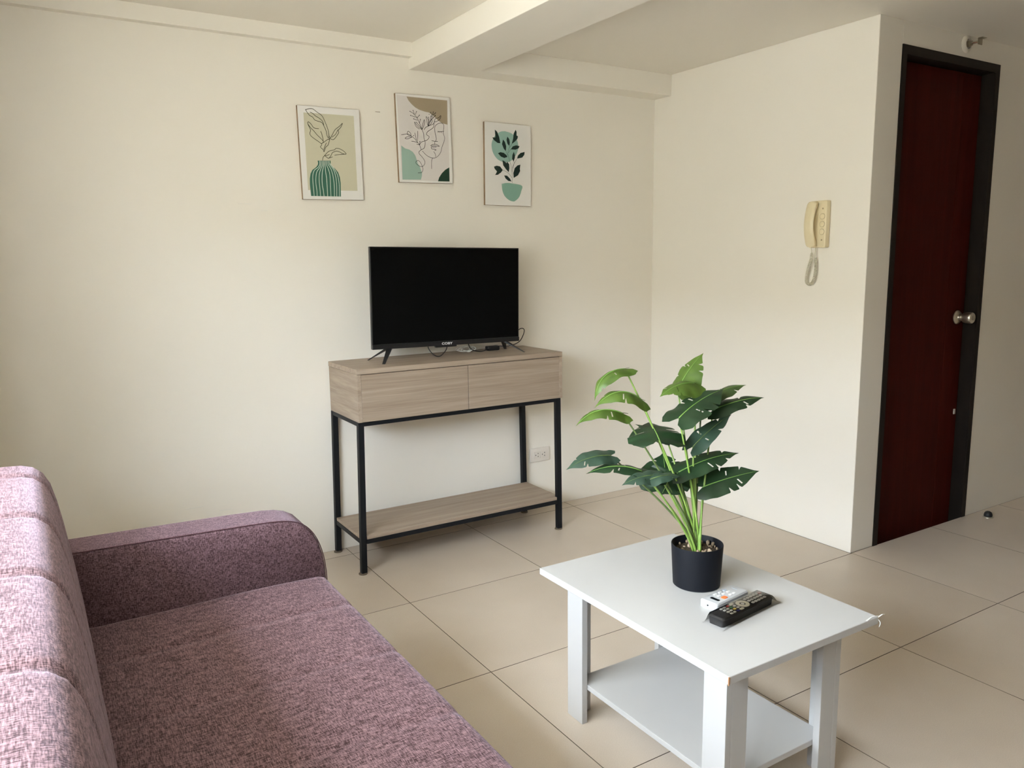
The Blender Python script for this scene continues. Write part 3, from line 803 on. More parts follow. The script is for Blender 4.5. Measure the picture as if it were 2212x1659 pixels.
# ------------------------------------------------------------------ remote controls
def rrect(bm, L, Wd, z0, z1, rad, bev, mi=0, cx=0, cy=0):
    """rounded-corner slab lying flat, long side along x"""
    pts = []
    for (sx, sy, a0) in ((1, 1, 0), (-1, 1, 90), (-1, -1, 180), (1, -1, 270)):
        for k in range(6):
            a = math.radians(a0 + k * 18)
            pts.append((cx + sx * (L / 2 - rad) + rad * math.cos(a), cy + sy * (Wd / 2 - rad) + rad * math.sin(a)))
    lo = [bm.verts.new((x, y, z0)) for x, y in pts]; hi = [bm.verts.new((x, y, z1 - bev)) for x, y in pts]
    tp = [bm.verts.new((cx + (x - cx) * (1 - 2 * bev / L), cy + (y - cy) * (1 - 2 * bev / Wd), z1)) for x, y in pts]
    n = len(pts)
    for a, b in ((lo, hi), (hi, tp)):
        for i in range(n): bm.faces.new((a[i], a[(i + 1) % n], b[(i + 1) % n], b[i])).material_index = mi
    bm.faces.new(lo[::-1]).material_index = mi; bm.faces.new(tp).material_index = mi
    return bm
def place(bm, cx, cy, ang, z=ZT):
    bmesh.ops.transform(bm, matrix=Matrix.Translation((cx, cy, z)) @ Matrix.Rotation(ang, 4, 'Z'), verts=bm.verts); return bm
M['remote_white'] = mat('white_remote_plastic', (0.43, 0.435, 0.445), 0.35)
M['remote_grey'] = mat('pale_grey_key', (0.36, 0.42, 0.50), 0.5)
M['key_white'] = mat('white_rubber_key', (0.72, 0.72, 0.72), 0.5)
M['key_orange'] = mat('orange_key', srgb(232, 120, 62), 0.5)
M['lcd'] = mat('dark_lcd_window', (0.012, 0.014, 0.016), 0.2)
M['remote_black'] = mat('black_remote_plastic', (0.012, 0.012, 0.013), 0.38)
for k, c in dict(red=(200, 50, 45), green=(70, 140, 80), yellow=(225, 200, 90), blue=(60, 60, 150), cream=(226, 222, 208)).items():
    M['key_' + k] = mat(k + '_key', srgb(*c), 0.5)

wx_, wy_, wa = 0.2735, -1.2905, 0.125
wr = thing('remote_control', 'white air conditioner remote with an orange key, beside the black pot', 'remote', (wx_, wy_, ZT))
obj('body', place(rrect(bmesh.new(), 0.128, 0.052, 0.0, 0.0195, 0.006, 0.003), wx_, wy_, wa), M['remote_white'], wr, 'auto')
def key(x, y, l, w, m, z, h=0.0012, par=None, cx=wx_, cy=wy_, an=wa, name='button', lab=None, rad=None):
    o = obj(name, place(rrect(bmesh.new(), l, w, z - 0.0008, z + h, rad if rad else min(l, w) * 0.28, 0.0003, 0, x, y), cx, cy, an), m, par)
    if lab: o['label'] = lab
    return o
key(-0.041, -0.002, 0.010, 0.026, M['lcd'], 0.0195, 0.0003, wr, name='display', lab='small dark display window')
for x in (-0.019, 0.000): key(x, 0.0140, 0.011, 0.0060, M['key_white'], 0.0195, 0.0012, wr)
key(0.019, 0.0140, 0.011, 0.0060, M['remote_grey'], 0.0195, 0.0012, wr)
for x in (-0.019, 0.0, 0.019): key(x, 0.0035, 0.011, 0.0060, M['key_white'], 0.0195, 0.0012, wr)
key(-0.017, -0.0115, 0.016, 0.012, M['key_orange'], 0.0195, 0.0014, wr, lab='orange button')
for x in (0.008, 0.022): key(x, -0.0110, 0.009, 0.0065, M['key_white'], 0.0195, 0.0012, wr)
key(0.046, 0.004, 0.0025, 0.016, M['remote_grey'], 0.0195, 0.0003, wr, name='marking')
bm = lathe(bmesh.new(), [(0.0022, 0.0006), (0.0022, -0.0006)], (-0.0640, 0.002, 0.009), 'x', 12)
obj('emitter', place(bm, wx_, wy_, wa), M['lcd'], wr)

bx_, by_, ba = 0.2595, -1.3570, 0.125
br = thing('remote_control', 'long black television remote wrapped in clear plastic on the coffee table', 'remote', (bx_, by_, ZT))
bm = rrect(bmesh.new(), 0.200, 0.046, 0.0004, 0.0215, 0.007, 0.004)
for v in bm.verts:                                            # waisted underside lifts the middle a little
    if v.co.z < 0.01: v.co.y *= 0.86
obj('body', place(bm, bx_, by_, ba), M['remote_black'], br, 'auto')
kw = dict(par=br, cx=bx_, cy=by_, an=ba)
zt = 0.0215
for r_ in range(3):                                            # number block at the far end
    for c_ in range(5):
        key(0.030 + c_ * 0.0118, 0.0115 - r_ * 0.0115, 0.0085, 0.0066, M['key_white'], zt, 0.0015, **kw)
key(0.089, 0.0115, 0.011, 0.010, M['key_red'], zt, 0.0016, lab='red power button', **kw)
bm = bmesh.new()
for i in range(28):                                            # navigation ring
    a0, a1 = 2 * PI * i / 28, 2 * PI * (i + 1) / 28
    q = [bm.verts.new((0.004 + r * math.cos(a), r * math.sin(a), z)) for a in (a0, a1) for r, z in ((0.0075, zt), (0.0078, zt + 0.0016), (0.0165, zt + 0.0016), (0.0168, zt))]
    for j in range(3): bm.faces.new((q[j], q[j + 1], q[4 + j + 1], q[4 + j]))
bmesh.ops.remove_doubles(bm, verts=bm.verts, dist=0.00005)
obj('navigation_ring', place(bm, bx_, by_, ba), M['key_cream'], br)
key(0.004, 0.0, 0.0085, 0.0085, M['key_white'], zt, 0.0016, rad=0.004, **kw)
for y, m in ((0.0150, 'key_red'), (0.0055, 'key_green'), (-0.0045, 'key_yellow'), (-0.0145, 'key_blue')):
    key(-0.034, y, 0.009, 0.0062, M[m], zt, 0.0015, **kw)
for y, m in ((0.0150, 'key_cream'), (-0.0145, 'key_cream')):
    key(-0.0195, y, 0.0130, 0.0070, M[m], zt, 0.0015, **kw)
for y in (0.0055, -0.0045): key(-0.0205, y, 0.008, 0.0058, M['key_white'], zt, 0.0015, **kw)
for c_ in range(2):
    for r_ in range(4):
        key(-0.047 - c_ * 0.0118, 0.0150 - r_ * 0.0098, 0.0082, 0.0060, M['key_white'], zt, 0.0015, **kw)
# clear plastic sleeve, open flaps at both ends
m = bpy.data.materials.new('clear_plastic_film'); m.use_nodes = True; t = NT(m)
gl = t.n('ShaderNodeBsdfGlossy'); gl.inputs['Roughness'].default_value = 0.12
tr = t.n('ShaderNodeBsdfTransparent'); tr.inputs['Color'].default_value = (0.985, 0.988, 0.99, 1)
fr = t.n('ShaderNodeFresnel'); fr.inputs['IOR'].default_value = 1.22
nz = t.n('ShaderNodeTexNoise'); nz.inputs['Scale'].default_value = 120; bp = t.n('ShaderNodeBump'); bp.inputs['Strength'].default_value = 0.35; bp.inputs['Distance'].default_value = 0.003
tc = t.n('ShaderNodeTexCoord'); t.l(tc.outputs['Object'], nz.inputs['Vector']); t.l(nz.outputs['Fac'], bp.inputs['Height'])
t.l(bp.outputs[0], gl.inputs['Normal']); t.l(bp.outputs[0], fr.inputs['Normal'])
ms = t.n('ShaderNodeMixShader'); t.l(fr.outputs[0], ms.inputs[0]); t.l(tr.outputs[0], ms.inputs[1]); t.l(gl.outputs[0], ms.inputs[2])
t.l(ms.outputs[0], t.nt.nodes['Material Output'].inputs['Surface'])
M['clear'] = m
bm = bmesh.new()
sec = lambda w, h: [(-w - 0.005, 0.0006), (-w, h * 0.55), (-w + 0.003, h), (0, h + 0.0004), (w - 0.003, h), (w, h * 0.55), (w + 0.005, 0.0006)]
rings = []
random.seed(2)
for x, w, h in ((-0.113, 0.026, 0.0012), (-0.108, 0.0255, 0.006), (-0.102, 0.0245, 0.018), (-0.095, 0.0238, 0.0238), (-0.05, 0.0236, 0.0238), (0.0, 0.0236, 0.0240), (0.05, 0.0236, 0.0238), (0.096, 0.0240, 0.0236), (0.104, 0.025, 0.016), (0.112, 0.027, 0.005), (0.124, 0.029, 0.0015)):
    rings.append([bm.verts.new((x + random.uniform(-0.001, 0.001), y, z + random.uniform(0, 0.0006))) for y, z in sec(w, h)])
for a, b in zip(rings, rings[1:]):
    for i in range(len(a) - 1): bm.faces.new((a[i], a[i + 1], b[i + 1], b[i]))
obj('plastic_sleeve', place(bm, bx_, by_, ba), M['clear'], br, True, label='clear plastic sleeve')

# ------------------------------------------------------------------ framed prints on the back wall
def artwork(D, name, label):
    cx, cz = D['c']; w, h = D['w'], D['h']
    yb = YB; yf = YB - 0.014
    th = thing(name, label, 'picture', (cx, YB, cz), 'canvas prints above the television')
    R = Matrix.Translation((cx, 0, cz)) @ Matrix.Rotation(-D['ang'], 4, 'Y')
    def tr(bm): bmesh.ops.transform(bm, matrix=R, verts=bm.verts); return bm
    obj('board', tr(B(-w / 2, w / 2, yf + 0.0012, yb - 0.0002, -h / 2, h / 2, 0.0008, 1)), M['canvas_edge'], th)
    obj('canvas', tr(B(-w / 2 + 0.0012, w / 2 - 0.0005, yf, yf + 0.0012, -h / 2 + 0.0006, h / 2 - 0.0006, 0.0005, 1)), M['canvas'], th)
    step = 0.00022
    lay = [0]
    def flat(bm, pts):
        lay[0] += 1
        y = yf - 0.00018 - 0.00007 * lay[0]
        vs = [bm.verts.new((x, y, z)) for x, z in pts]
        f = bm.faces.new(vs); bm.normal_update()
        bmesh.ops.triangulate(bm, faces=[f], ngon_method='EAR_CLIP')
    def ribbon(bm, pts, wd):
        wd *= 1.35
        P = [Vector((x, z)) for x, z in pts]
        if len(P) > 2:
            P = [Vector((q.x, q.y)) for q in smooth_path([(a.x, a.y, 0) for a in P], 5)]
        lay[0] += 1
        y = yf - 0.0011 - 0.00001 * (lay[0] % 40)
        prev = None
        for i, q in enumerate(P):
            d = (P[min(i + 1, len(P) - 1)] - P[max(i - 1, 0)]); d.normalize()
            nn = Vector((-d.y, d.x)) * wd / 2
            cur = [bm.verts.new((q.x + nn.x, y, q.y + nn.y)), bm.verts.new((q.x - nn.x, y, q.y - nn.y))]
            if prev: bm.faces.new((prev[0], prev[1], cur[1], cur[0]))
            prev = cur
    names = dict(beige='printed_panel', vase='printed_vase', inner='printed_ground', tan='printed_shape', sage='printed_shape', darkgreen='printed_shape', sage2='printed_disc', potgreen='printed_pot', leafdark='printed_leaf')
    for mk, pts in D['polys']:
        sm = pts
        if len(pts) > 5:
            if mk in ('sage2', 'potgreen'):
                c = smooth_path([(x, z, 0) for x, z in pts + pts[:1]], 5)[:-1]; sm = [(q.x, q.y) for q in c]
        bm = bmesh.new(); flat(bm, sm)
        obj(names[mk], tr(bm), M['print_' + mk], th)
    by = {}
    for mk, wd, pts in D['lines']: by.setdefault(mk, []).append((wd, pts))
    for mk, L in by.items():
        bm = bmesh.new()
        for wd, pts in L: ribbon(bm, pts, wd)
        if mk == 'ink':
            for (x, z) in D['dots']:
                vs = [bm.verts.new((x + 0.0019 * math.cos(2 * PI * i / 8), yf - 0.0016, z + 0.0019 * math.sin(2 * PI * i / 8))) for i in range(8)]
                bm.faces.new(vs)
        obj(dict(mint='printed_stripes', olive='printed_line_drawing', ink='printed_line_drawing', leafdark='printed_stems')[mk], tr(bm), M['print_' + mk], th)
    return th

ART1=dict(c=(0.0145,1.7096),w=0.2633,h=0.3703,ang=0.0127,
 polys=[('beige', [(-0.1066, 0.1574), (0.1064, 0.1581), (0.1053, -0.147), (-0.1078, -0.1478)]), ('vase', [(-0.0602, -0.0291), (-0.0587, -0.0386), (-0.0606, -0.0462), (-0.0678, -0.0552), (-0.0844, -0.067), (-0.0933, -0.0823), (-0.0978, -0.1025), (-0.0989, -0.125), (-0.0968, -0.1715), (0.0309, -0.1717), (0.033, -0.1165), (0.0312, -0.0936), (0.0248, -0.0734), (0.0122, -0.0586), (-0.0007, -0.0489), (-0.0054, -0.039), (-0.0052, -0.0269)])],
 lines=[('mint', 0.0016, [(-0.0528, -0.0296), (-0.0524, -0.0433), (-0.0599, -0.0561), (-0.0752, -0.0667), (-0.0828, -0.082), (-0.0855, -0.1021), (-0.0852, -0.1373), (-0.0841, -0.1713)]), ('mint', 0.0016, [(-0.047, -0.0293), (-0.0471, -0.0431), (-0.0534, -0.0572), (-0.0664, -0.0739), (-0.0719, -0.0967), (-0.0734, -0.1194), (-0.0715, -0.1496), (-0.0717, -0.1723)]), ('mint', 0.0016, [(-0.0409, -0.0291), (-0.0414, -0.0454), (-0.0483, -0.0607), (-0.0563, -0.0811), (-0.0589, -0.1114), (-0.0579, -0.1442), (-0.0571, -0.172)]), ('mint', 0.0018, [(-0.035, -0.0289), (-0.0362, -0.0477), (-0.043, -0.0731), (-0.0464, -0.101), (-0.0462, -0.1287), (-0.0437, -0.1515), (-0.0423, -0.1718)]), ('mint', 0.0018, [(-0.0288, -0.0286), (-0.0301, -0.0475), (-0.0291, -0.0727), (-0.0269, -0.1004), (-0.0265, -0.1359), (-0.0271, -0.1728)]), ('mint', 0.0016, [(-0.0229, -0.0284), (-0.0232, -0.0447), (-0.0153, -0.0671), (-0.0116, -0.0923), (-0.0122, -0.1355), (-0.0128, -0.1725)]), ('mint', 0.0016, [(-0.0168, -0.0281), (-0.0164, -0.0432), (-0.0055, -0.0618), (0.0009, -0.0869), (0.004, -0.1224), (0.0022, -0.1722)]), ('mint', 0.0016, [(-0.0111, -0.0279), (-0.0104, -0.0417), (0.0039, -0.0614), (0.0118, -0.0865), (0.0149, -0.1221), (0.0125, -0.1721)]), ('mint', 0.0016, [(-0.0081, -0.0391), (0.0093, -0.0612), (0.0213, -0.0862), (0.0258, -0.1218), (0.0235, -0.1719)]), ('olive', 0.0015, [(-0.0394, -0.0278), (-0.0368, -0.0164), (-0.0302, -0.0086), (-0.0187, 0.0032), (-0.0075, 0.0112), (0.0144, 0.0173), (0.0215, 0.0232), (0.0364, 0.0221), (0.0549, 0.0129), (0.0638, 0.0019), (0.0488, 0.0032), (0.0356, 0.0095), (0.0222, 0.0121), (0.0056, 0.0056), (-0.0004, -0.0035), (-0.0078, -0.0139), (-0.0148, -0.018), (-0.0288, -0.0085)]), ('olive', 0.0015, [(-0.0148, -0.018), (0.0044, -0.0121)]), ('olive', 0.0015, [(0.013, -0.0049), (0.0294, -0.0017), (0.0638, 0.0019)]), ('olive', 0.0015, [(-0.0288, -0.0085), (-0.0194, -0.0069), (-0.0084, -0.0026)]), ('olive', 0.0015, [(-0.0313, 0.0064), (-0.0339, 0.015), (-0.0452, 0.0257), (-0.0403, 0.0384), (-0.083, 0.0683), (-0.0827, 0.0917), (-0.0916, 0.1132), (-0.0892, 0.122), (-0.0785, 0.1141), (-0.0702, 0.1023), (-0.06, 0.098), (-0.0469, 0.0976)]), ('olive', 0.0015, [(-0.0916, 0.1132), (-0.0809, 0.0992), (-0.0686, 0.0876), (-0.0564, 0.0735), (-0.0317, 0.0488), (-0.0403, 0.0384)]), ('olive', 0.0015, [(-0.0981, 0.169), (-0.0705, 0.1746), (-0.0504, 0.1626), (-0.0303, 0.1493), (-0.0187, 0.1253), (-0.0086, 0.0961), (-0.0057, 0.0714), (-0.0094, 0.0637), (-0.0141, 0.0734), (-0.017, 0.0907), (-0.025, 0.11), (-0.0321, 0.122), (-0.045, 0.1261), (-0.0617, 0.1311), (-0.0701, 0.1416), (-0.0827, 0.1481), (-0.0911, 0.1585), (-0.0981, 0.169)]), ('olive', 0.0015, [(-0.0806, 0.1605), (-0.0691, 0.1564), (-0.0568, 0.1462), (-0.0415, 0.1386), (-0.0291, 0.1271), (-0.025, 0.11)]), ('olive', 0.0015, [(-0.0139, 0.056), (-0.0015, 0.0616), (0.0104, 0.0798), (0.0223, 0.098), (0.0422, 0.113), (0.0551, 0.1251), (0.0474, 0.1095), (0.0357, 0.0963), (0.0364, 0.0863), (0.0231, 0.068), (0.0116, 0.0573), (0.001, 0.0593)]), ('olive', 0.0015, [(0.0069, 0.0671), (0.021, 0.0779), (0.0284, 0.0884), (0.0345, 0.0987)]), ('olive', 0.0015, [(-0.0057, 0.0714), (-0.0029, 0.0616), (-0.0139, 0.056), (-0.0293, 0.0452), (-0.0403, 0.0384)]), ('olive', 0.0015, [(-0.0029, 0.0616), (-0.0112, 0.0361), (-0.0226, 0.0255), (-0.0313, 0.0064)]), ('olive', 0.0015, [(-0.0188, 0.0432), (-0.0279, 0.0253), (-0.0307, 0.0152)]), ('olive', 0.0015, [(-0.0397, 0.0881), (-0.0353, 0.0747), (-0.0323, 0.06), (-0.0317, 0.0488)])],
 dots=[])
ART2=dict(c=(0.4445,1.7953),w=0.2630,h=0.3723,ang=0.0158,
 polys=[('inner', [(-0.1251, 0.1781), (0.1192, 0.1749), (0.1158, -0.1778), (-0.118, -0.1751)]), ('tan', [(-0.0787, 0.1752), (0.1182, 0.1728), (0.1151, 0.0694), (0.0978, 0.0724), (0.0889, 0.0745), (0.0685, 0.0849), (0.0456, 0.104), (0.0256, 0.1155), (0.0053, 0.1181), (-0.0205, 0.1241), (-0.0402, 0.1329), (-0.0568, 0.1456), (-0.0704, 0.1596)]), ('sage', [(-0.1147, -0.0302), (-0.0969, -0.0421), (-0.0771, -0.0465), (-0.0603, -0.056), (-0.0495, -0.0709), (-0.0444, -0.0861), (-0.0394, -0.1038), (-0.0285, -0.1215), (-0.0208, -0.1444), (-0.023, -0.16), (-0.0279, -0.173), (-0.116, -0.1745)]), ('darkgreen', [(0.116, -0.1157), (0.0959, -0.1262), (0.0772, -0.1423), (0.0629, -0.1609), (0.0562, -0.178), (0.1145, -0.1778)])],
 lines=[('ink', 0.0013, [(0.0514, -0.0057), (0.0557, 0.0048), (0.0527, 0.0252), (0.0496, 0.043), (0.0526, 0.0585), (0.0649, 0.0693), (0.0829, 0.0749), (0.0947, 0.0696), (0.0956, 0.0555), (0.0929, 0.0399), (0.093, 0.0271), (0.0978, 0.0118), (0.0931, -0.0065), (0.0833, -0.0276), (0.0765, -0.0486), (0.0653, -0.0645), (0.05, -0.0754), (0.035, -0.0779), (0.0175, -0.0739), (0.0003, -0.0641), (-0.0152, -0.0493)]), ('ink', 0.0013, [(0.0329, -0.0026), (0.0381, -0.0042), (0.0514, -0.0057), (0.0633, -0.0052)]), ('ink', 0.0013, [(0.0475, -0.0071), (0.0469, -0.02)]), ('ink', 0.0013, [(0.0254, -0.026), (0.0345, -0.0205), (0.0464, -0.0188), (0.0582, -0.0196), (0.0699, -0.0261), (0.052, -0.0257), (0.0402, -0.0254), (0.0283, -0.0272)]), ('ink', 0.0013, [(0.0296, -0.031), (0.04, -0.0306), (0.0548, -0.03)]), ('ink', 0.0013, [(0.0281, -0.031), (0.0314, -0.0386), (0.0426, -0.0395), (0.0529, -0.0417), (0.0453, -0.0458)]), ('ink', 0.0013, [(0.0407, -0.0499), (0.049, -0.0625), (0.0486, -0.0729)]), ('ink', 0.0013, [(0.0636, 0.038), (0.0754, 0.037), (0.0874, 0.0384), (0.0965, 0.0396)]), ('ink', 0.0013, [(0.068, 0.0375), (0.0663, 0.0322)]), ('ink', 0.0013, [(0.0754, 0.037), (0.0743, 0.0319)]), ('ink', 0.0013, [(0.0829, 0.0374), (0.083, 0.0323)]), ('ink', 0.0013, [(0.0336, -0.078), (0.0278, -0.0942), (0.0265, -0.1253)]), ('ink', 0.0013, [(0.0472, 0.071), (0.0451, 0.0555), (0.0344, 0.0461), (0.0163, 0.035), (0.0085, 0.0244), (0.0126, 0.0182), (0.0217, 0.0123), (0.0118, -0.001), (-0.0016, -0.0066), (-0.0179, -0.0124), (-0.0271, -0.0242)]), ('ink', 0.0013, [(-0.0016, 0.0405), (0.0053, 0.051), (0.0202, 0.0581), (0.0441, 0.0683), (0.0506, 0.0814), (0.0569, 0.0919), (0.0719, 0.0966), (0.0827, 0.1061), (0.0808, 0.0958), (0.0684, 0.0836), (0.0504, 0.0762)]), ('ink', 0.0013, [(-0.0112, 0.04), (-0.0061, 0.025), (-0.004, 0.0047), (0.0002, -0.0129), (-0.0049, -0.0361), (-0.0193, -0.0443), (-0.0313, -0.0537), (-0.0303, -0.0626), (-0.0177, -0.075), (-0.0067, -0.09), (-0.0058, -0.1029), (-0.0136, -0.1134), (-0.0254, -0.1168), (-0.0425, -0.109), (-0.0493, -0.099), (-0.0388, -0.091), (-0.0275, -0.0983), (-0.0194, -0.1135), (-0.0157, -0.1289), (-0.0236, -0.1419), (-0.0412, -0.1444)]), ('ink', 0.0013, [(-0.0112, 0.04), (-0.023, 0.0672), (-0.0336, 0.0893), (-0.0501, 0.106), (-0.0662, 0.1145)]), ('ink', 0.0013, [(-0.023, 0.0672), (-0.018, 0.0839)]), ('ink', 0.0013, [(-0.0336, 0.0893), (-0.0215, 0.1014)]), ('ink', 0.0013, [(-0.0312, 0.0794), (-0.0505, 0.0841)]), ('ink', 0.0013, [(-0.0417, 0.1015), (-0.0347, 0.1157)]), ('ink', 0.0013, [(-0.0459, 0.1037), (-0.0509, 0.119)]), ('ink', 0.0013, [(-0.0392, 0.0915), (-0.0641, 0.0976)]), ('ink', 0.0013, [(-0.0112, 0.04), (-0.0323, 0.0541), (-0.0459, 0.0711), (-0.041, 0.0537), (-0.0242, 0.0419)]), ('ink', 0.0013, [(-0.0111, 0.0425), (-0.0089, 0.0604), (0.0009, 0.0837), (0.0018, 0.0711), (-0.0048, 0.053), (-0.0111, 0.0425)]), ('ink', 0.0013, [(-0.0111, 0.0425), (-0.0318, 0.0642), (-0.0373, 0.0703)]), ('ink', 0.0013, [(-0.0271, -0.0242), (-0.0382, -0.012), (-0.0491, 0.0002), (-0.0658, 0.0121), (-0.0826, 0.0189), (-0.1126, 0.0138)]), ('ink', 0.0013, [(-0.0658, 0.0121), (-0.08, 0.014), (-0.0838, 0.0239), (-0.0778, 0.0304), (-0.0682, 0.0221), (-0.0658, 0.0121)]), ('ink', 0.0013, [(-0.0617, 0.0073), (-0.0807, -0.0011), (-0.0949, -0.0005), (-0.0861, 0.0062), (-0.0617, 0.0073)]), ('ink', 0.0013, [(-0.0407, -0.0045), (-0.0457, 0.013), (-0.048, 0.0256)]), ('ink', 0.0013, [(-0.0366, -0.0094), (-0.0341, 0.0136), (-0.0332, 0.0339)]), ('ink', 0.0013, [(-0.0654, -0.0106), (-0.0468, -0.0123), (-0.0354, -0.0157)]), ('ink', 0.0013, [(-0.0271, -0.0242), (-0.0251, -0.0114)]), ('ink', 0.0013, [(-0.0415, -0.0223), (-0.0271, -0.0242)]), ('ink', 0.0013, [(0.0173, 0.0592), (0.0102, 0.0969), (0.0212, 0.0823), (0.0189, 0.0618)]), ('ink', 0.0013, [(0.0189, 0.0618), (0.033, 0.0829), (0.0429, 0.1089)]), ('ink', 0.0013, [(0.0268, 0.075), (0.0337, 0.1008)]), ('ink', 0.0013, [(0.0298, 0.0777), (0.0452, 0.0951)]), ('ink', 0.0013, [(0.033, 0.0829), (0.056, 0.1046)]), ('ink', 0.0013, [(0.038, 0.0985), (0.0344, 0.1165)]), ('ink', 0.0013, [(0.0428, 0.1064), (0.0463, 0.1193)]), ('ink', 0.0013, [(0.0457, 0.1065), (0.0579, 0.1162)]), ('ink', 0.0013, [(0.0235, 0.0672), (0.0218, 0.095)]), ('ink', 0.0013, [(0.0173, 0.0592), (0.0323, 0.0676), (0.0418, 0.0834)]), ('ink', 0.0013, [(-0.0271, -0.0242), (-0.022, -0.0393), (-0.0194, -0.0456)])],
 dots=[(-0.0662, 0.1145), (-0.0509, 0.119), (-0.0347, 0.1157), (-0.0647, 0.0976), (-0.0215, 0.1014), (-0.0505, 0.0841), (-0.018, 0.0839), (-0.035, 0.09), (-0.0373, 0.0703), (-0.0454, 0.0698), (0.0344, 0.1165), (0.0463, 0.1193), (0.0579, 0.1162), (0.0258, 0.1079), (0.0429, 0.1089), (0.056, 0.1046), (0.0337, 0.1008), (0.0218, 0.095), (0.0452, 0.0951), (-0.0543, 0.0139), (-0.025, -0.0102)])
ART3=dict(c=(0.8754,1.7075),w=0.2558,h=0.3751,ang=-0.0091,
 polys=[('sage2', [(-0.018, 0.1519), (0.0194, 0.1443), (0.0436, 0.1249), (0.0552, 0.0983), (0.0529, 0.0683), (0.0347, 0.0373), (0.0075, 0.0159), (-0.0255, 0.0117), (-0.0582, 0.0223), (-0.0818, 0.048), (-0.0905, 0.0769), (-0.0875, 0.1015), (-0.0698, 0.1295), (-0.0432, 0.1472)]), ('potgreen', [(-0.0376, -0.0883), (-0.0106, -0.083), (0.0197, -0.0836), (0.0748, -0.0916), (0.0718, -0.117), (0.0596, -0.1453), (0.0381, -0.1637), (0.0228, -0.1667), (0.0016, -0.1609), (-0.0196, -0.1452), (-0.0331, -0.1206)]), ('leafdark', [(-0.0727, 0.1548), (-0.0609, 0.1472), (-0.0492, 0.1235), (-0.0433, 0.0957), (-0.0581, 0.096), (-0.0772, 0.107), (-0.0868, 0.1186), (-0.0698, 0.1202), (-0.0712, 0.1367)]), ('leafdark', [(0.0405, 0.163), (0.0466, 0.1548), (0.0466, 0.1375), (0.0542, 0.1343), (0.0512, 0.1229), (0.0376, 0.1096), (0.0189, 0.0965), (0.027, 0.1213), (0.03, 0.1438)]), ('leafdark', [(-0.0284, 0.1139), (-0.018, 0.1035), (-0.0115, 0.0842), (-0.0136, 0.0619), (-0.0255, 0.0735), (-0.0344, 0.0926)]), ('leafdark', [(-0.0046, 0.129), (0.0059, 0.1174), (0.0089, 0.1028), (0.0059, 0.0865), (-0.0046, 0.097), (-0.0091, 0.114)]), ('leafdark', [(0.0135, 0.0721), (0.0255, 0.0865), (0.0437, 0.0926), (0.0626, 0.0901), (0.0574, 0.0798), (0.0407, 0.0725)]), ('leafdark', [(-0.0567, 0.0495), (-0.0434, 0.0557), (-0.0255, 0.0537), (-0.0106, 0.0447), (-0.0046, 0.0364), (-0.0225, 0.0304), (-0.0404, 0.0356)]), ('leafdark', [(0.0301, 0.0619), (0.0362, 0.0474), (0.0362, 0.0349), (0.0287, 0.017), (0.0211, 0.0291), (0.0226, 0.0466)]), ('leafdark', [(0.0912, 0.0655), (0.0897, 0.0529), (0.0774, 0.0384), (0.0484, 0.0318), (0.0529, 0.0458), (0.0682, 0.0592)]), ('leafdark', [(-0.033, 0.02), (-0.0195, 0.0145), (-0.0106, 0.0075), (-0.0061, 0.0139), (0.0039, 0.0033), (0.0051, -0.0141), (0.0015, -0.033), (-0.0136, -0.02), (-0.0285, -0.0033)]), ('leafdark', [(-0.079, -0.012), (-0.0642, -0.0071), (-0.0464, -0.0092), (-0.0315, -0.0246), (-0.0405, -0.0362), (-0.0584, -0.0481), (-0.0732, -0.05), (-0.0628, -0.0335), (-0.0761, -0.0205)]), ('leafdark', [(0.0668, 0.0052), (0.0638, -0.0138), (0.0654, -0.0238), (0.0532, -0.0445), (0.0288, -0.0581), (0.0272, -0.0356), (0.0348, -0.0127), (0.05, 0.0006)]), ('leafdark', [(-0.0241, -0.0491), (-0.0075, -0.0496), (0.0075, -0.0615), (0.0166, -0.0749), (-0.0015, -0.0731), (-0.0166, -0.0625)])],
 lines=[('leafdark', 0.0009, [(0.0197, -0.0823), (0.0196, -0.0334), (0.012, 0.0037), (0.0015, 0.0355), (-0.0031, 0.055), (0.0074, 0.0854)]), ('leafdark', 0.0009, [(0.0196, -0.0334), (0.0257, -0.0031), (0.0469, 0.0305)]), ('leafdark', 0.0009, [(0.0197, -0.0585), (-0.0015, -0.0369), (-0.0315, -0.0246)]), ('leafdark', 0.0009, [(0.0226, -0.0158), (0.0317, 0.0097), (0.0287, 0.0195)]), ('leafdark', 0.0009, [(-0.0031, 0.0427), (-0.0136, 0.0619)]), ('leafdark', 0.0009, [(-0.0001, 0.0552), (0.0135, 0.0734)]), ('leafdark', 0.0009, [(0.0074, 0.0804), (0.0195, 0.096)])],
 dots=[])

artwork(ART1, 'wall_picture', 'print of a green striped vase with outlined leaves, leftmost on the wall')
artwork(ART2, 'wall_picture', 'print of a line-drawn face with sprigs and blocks of tan and sage')
artwork(ART3, 'wall_picture', 'print of a dark leafy plant in a sage pot, nearest the room corner')

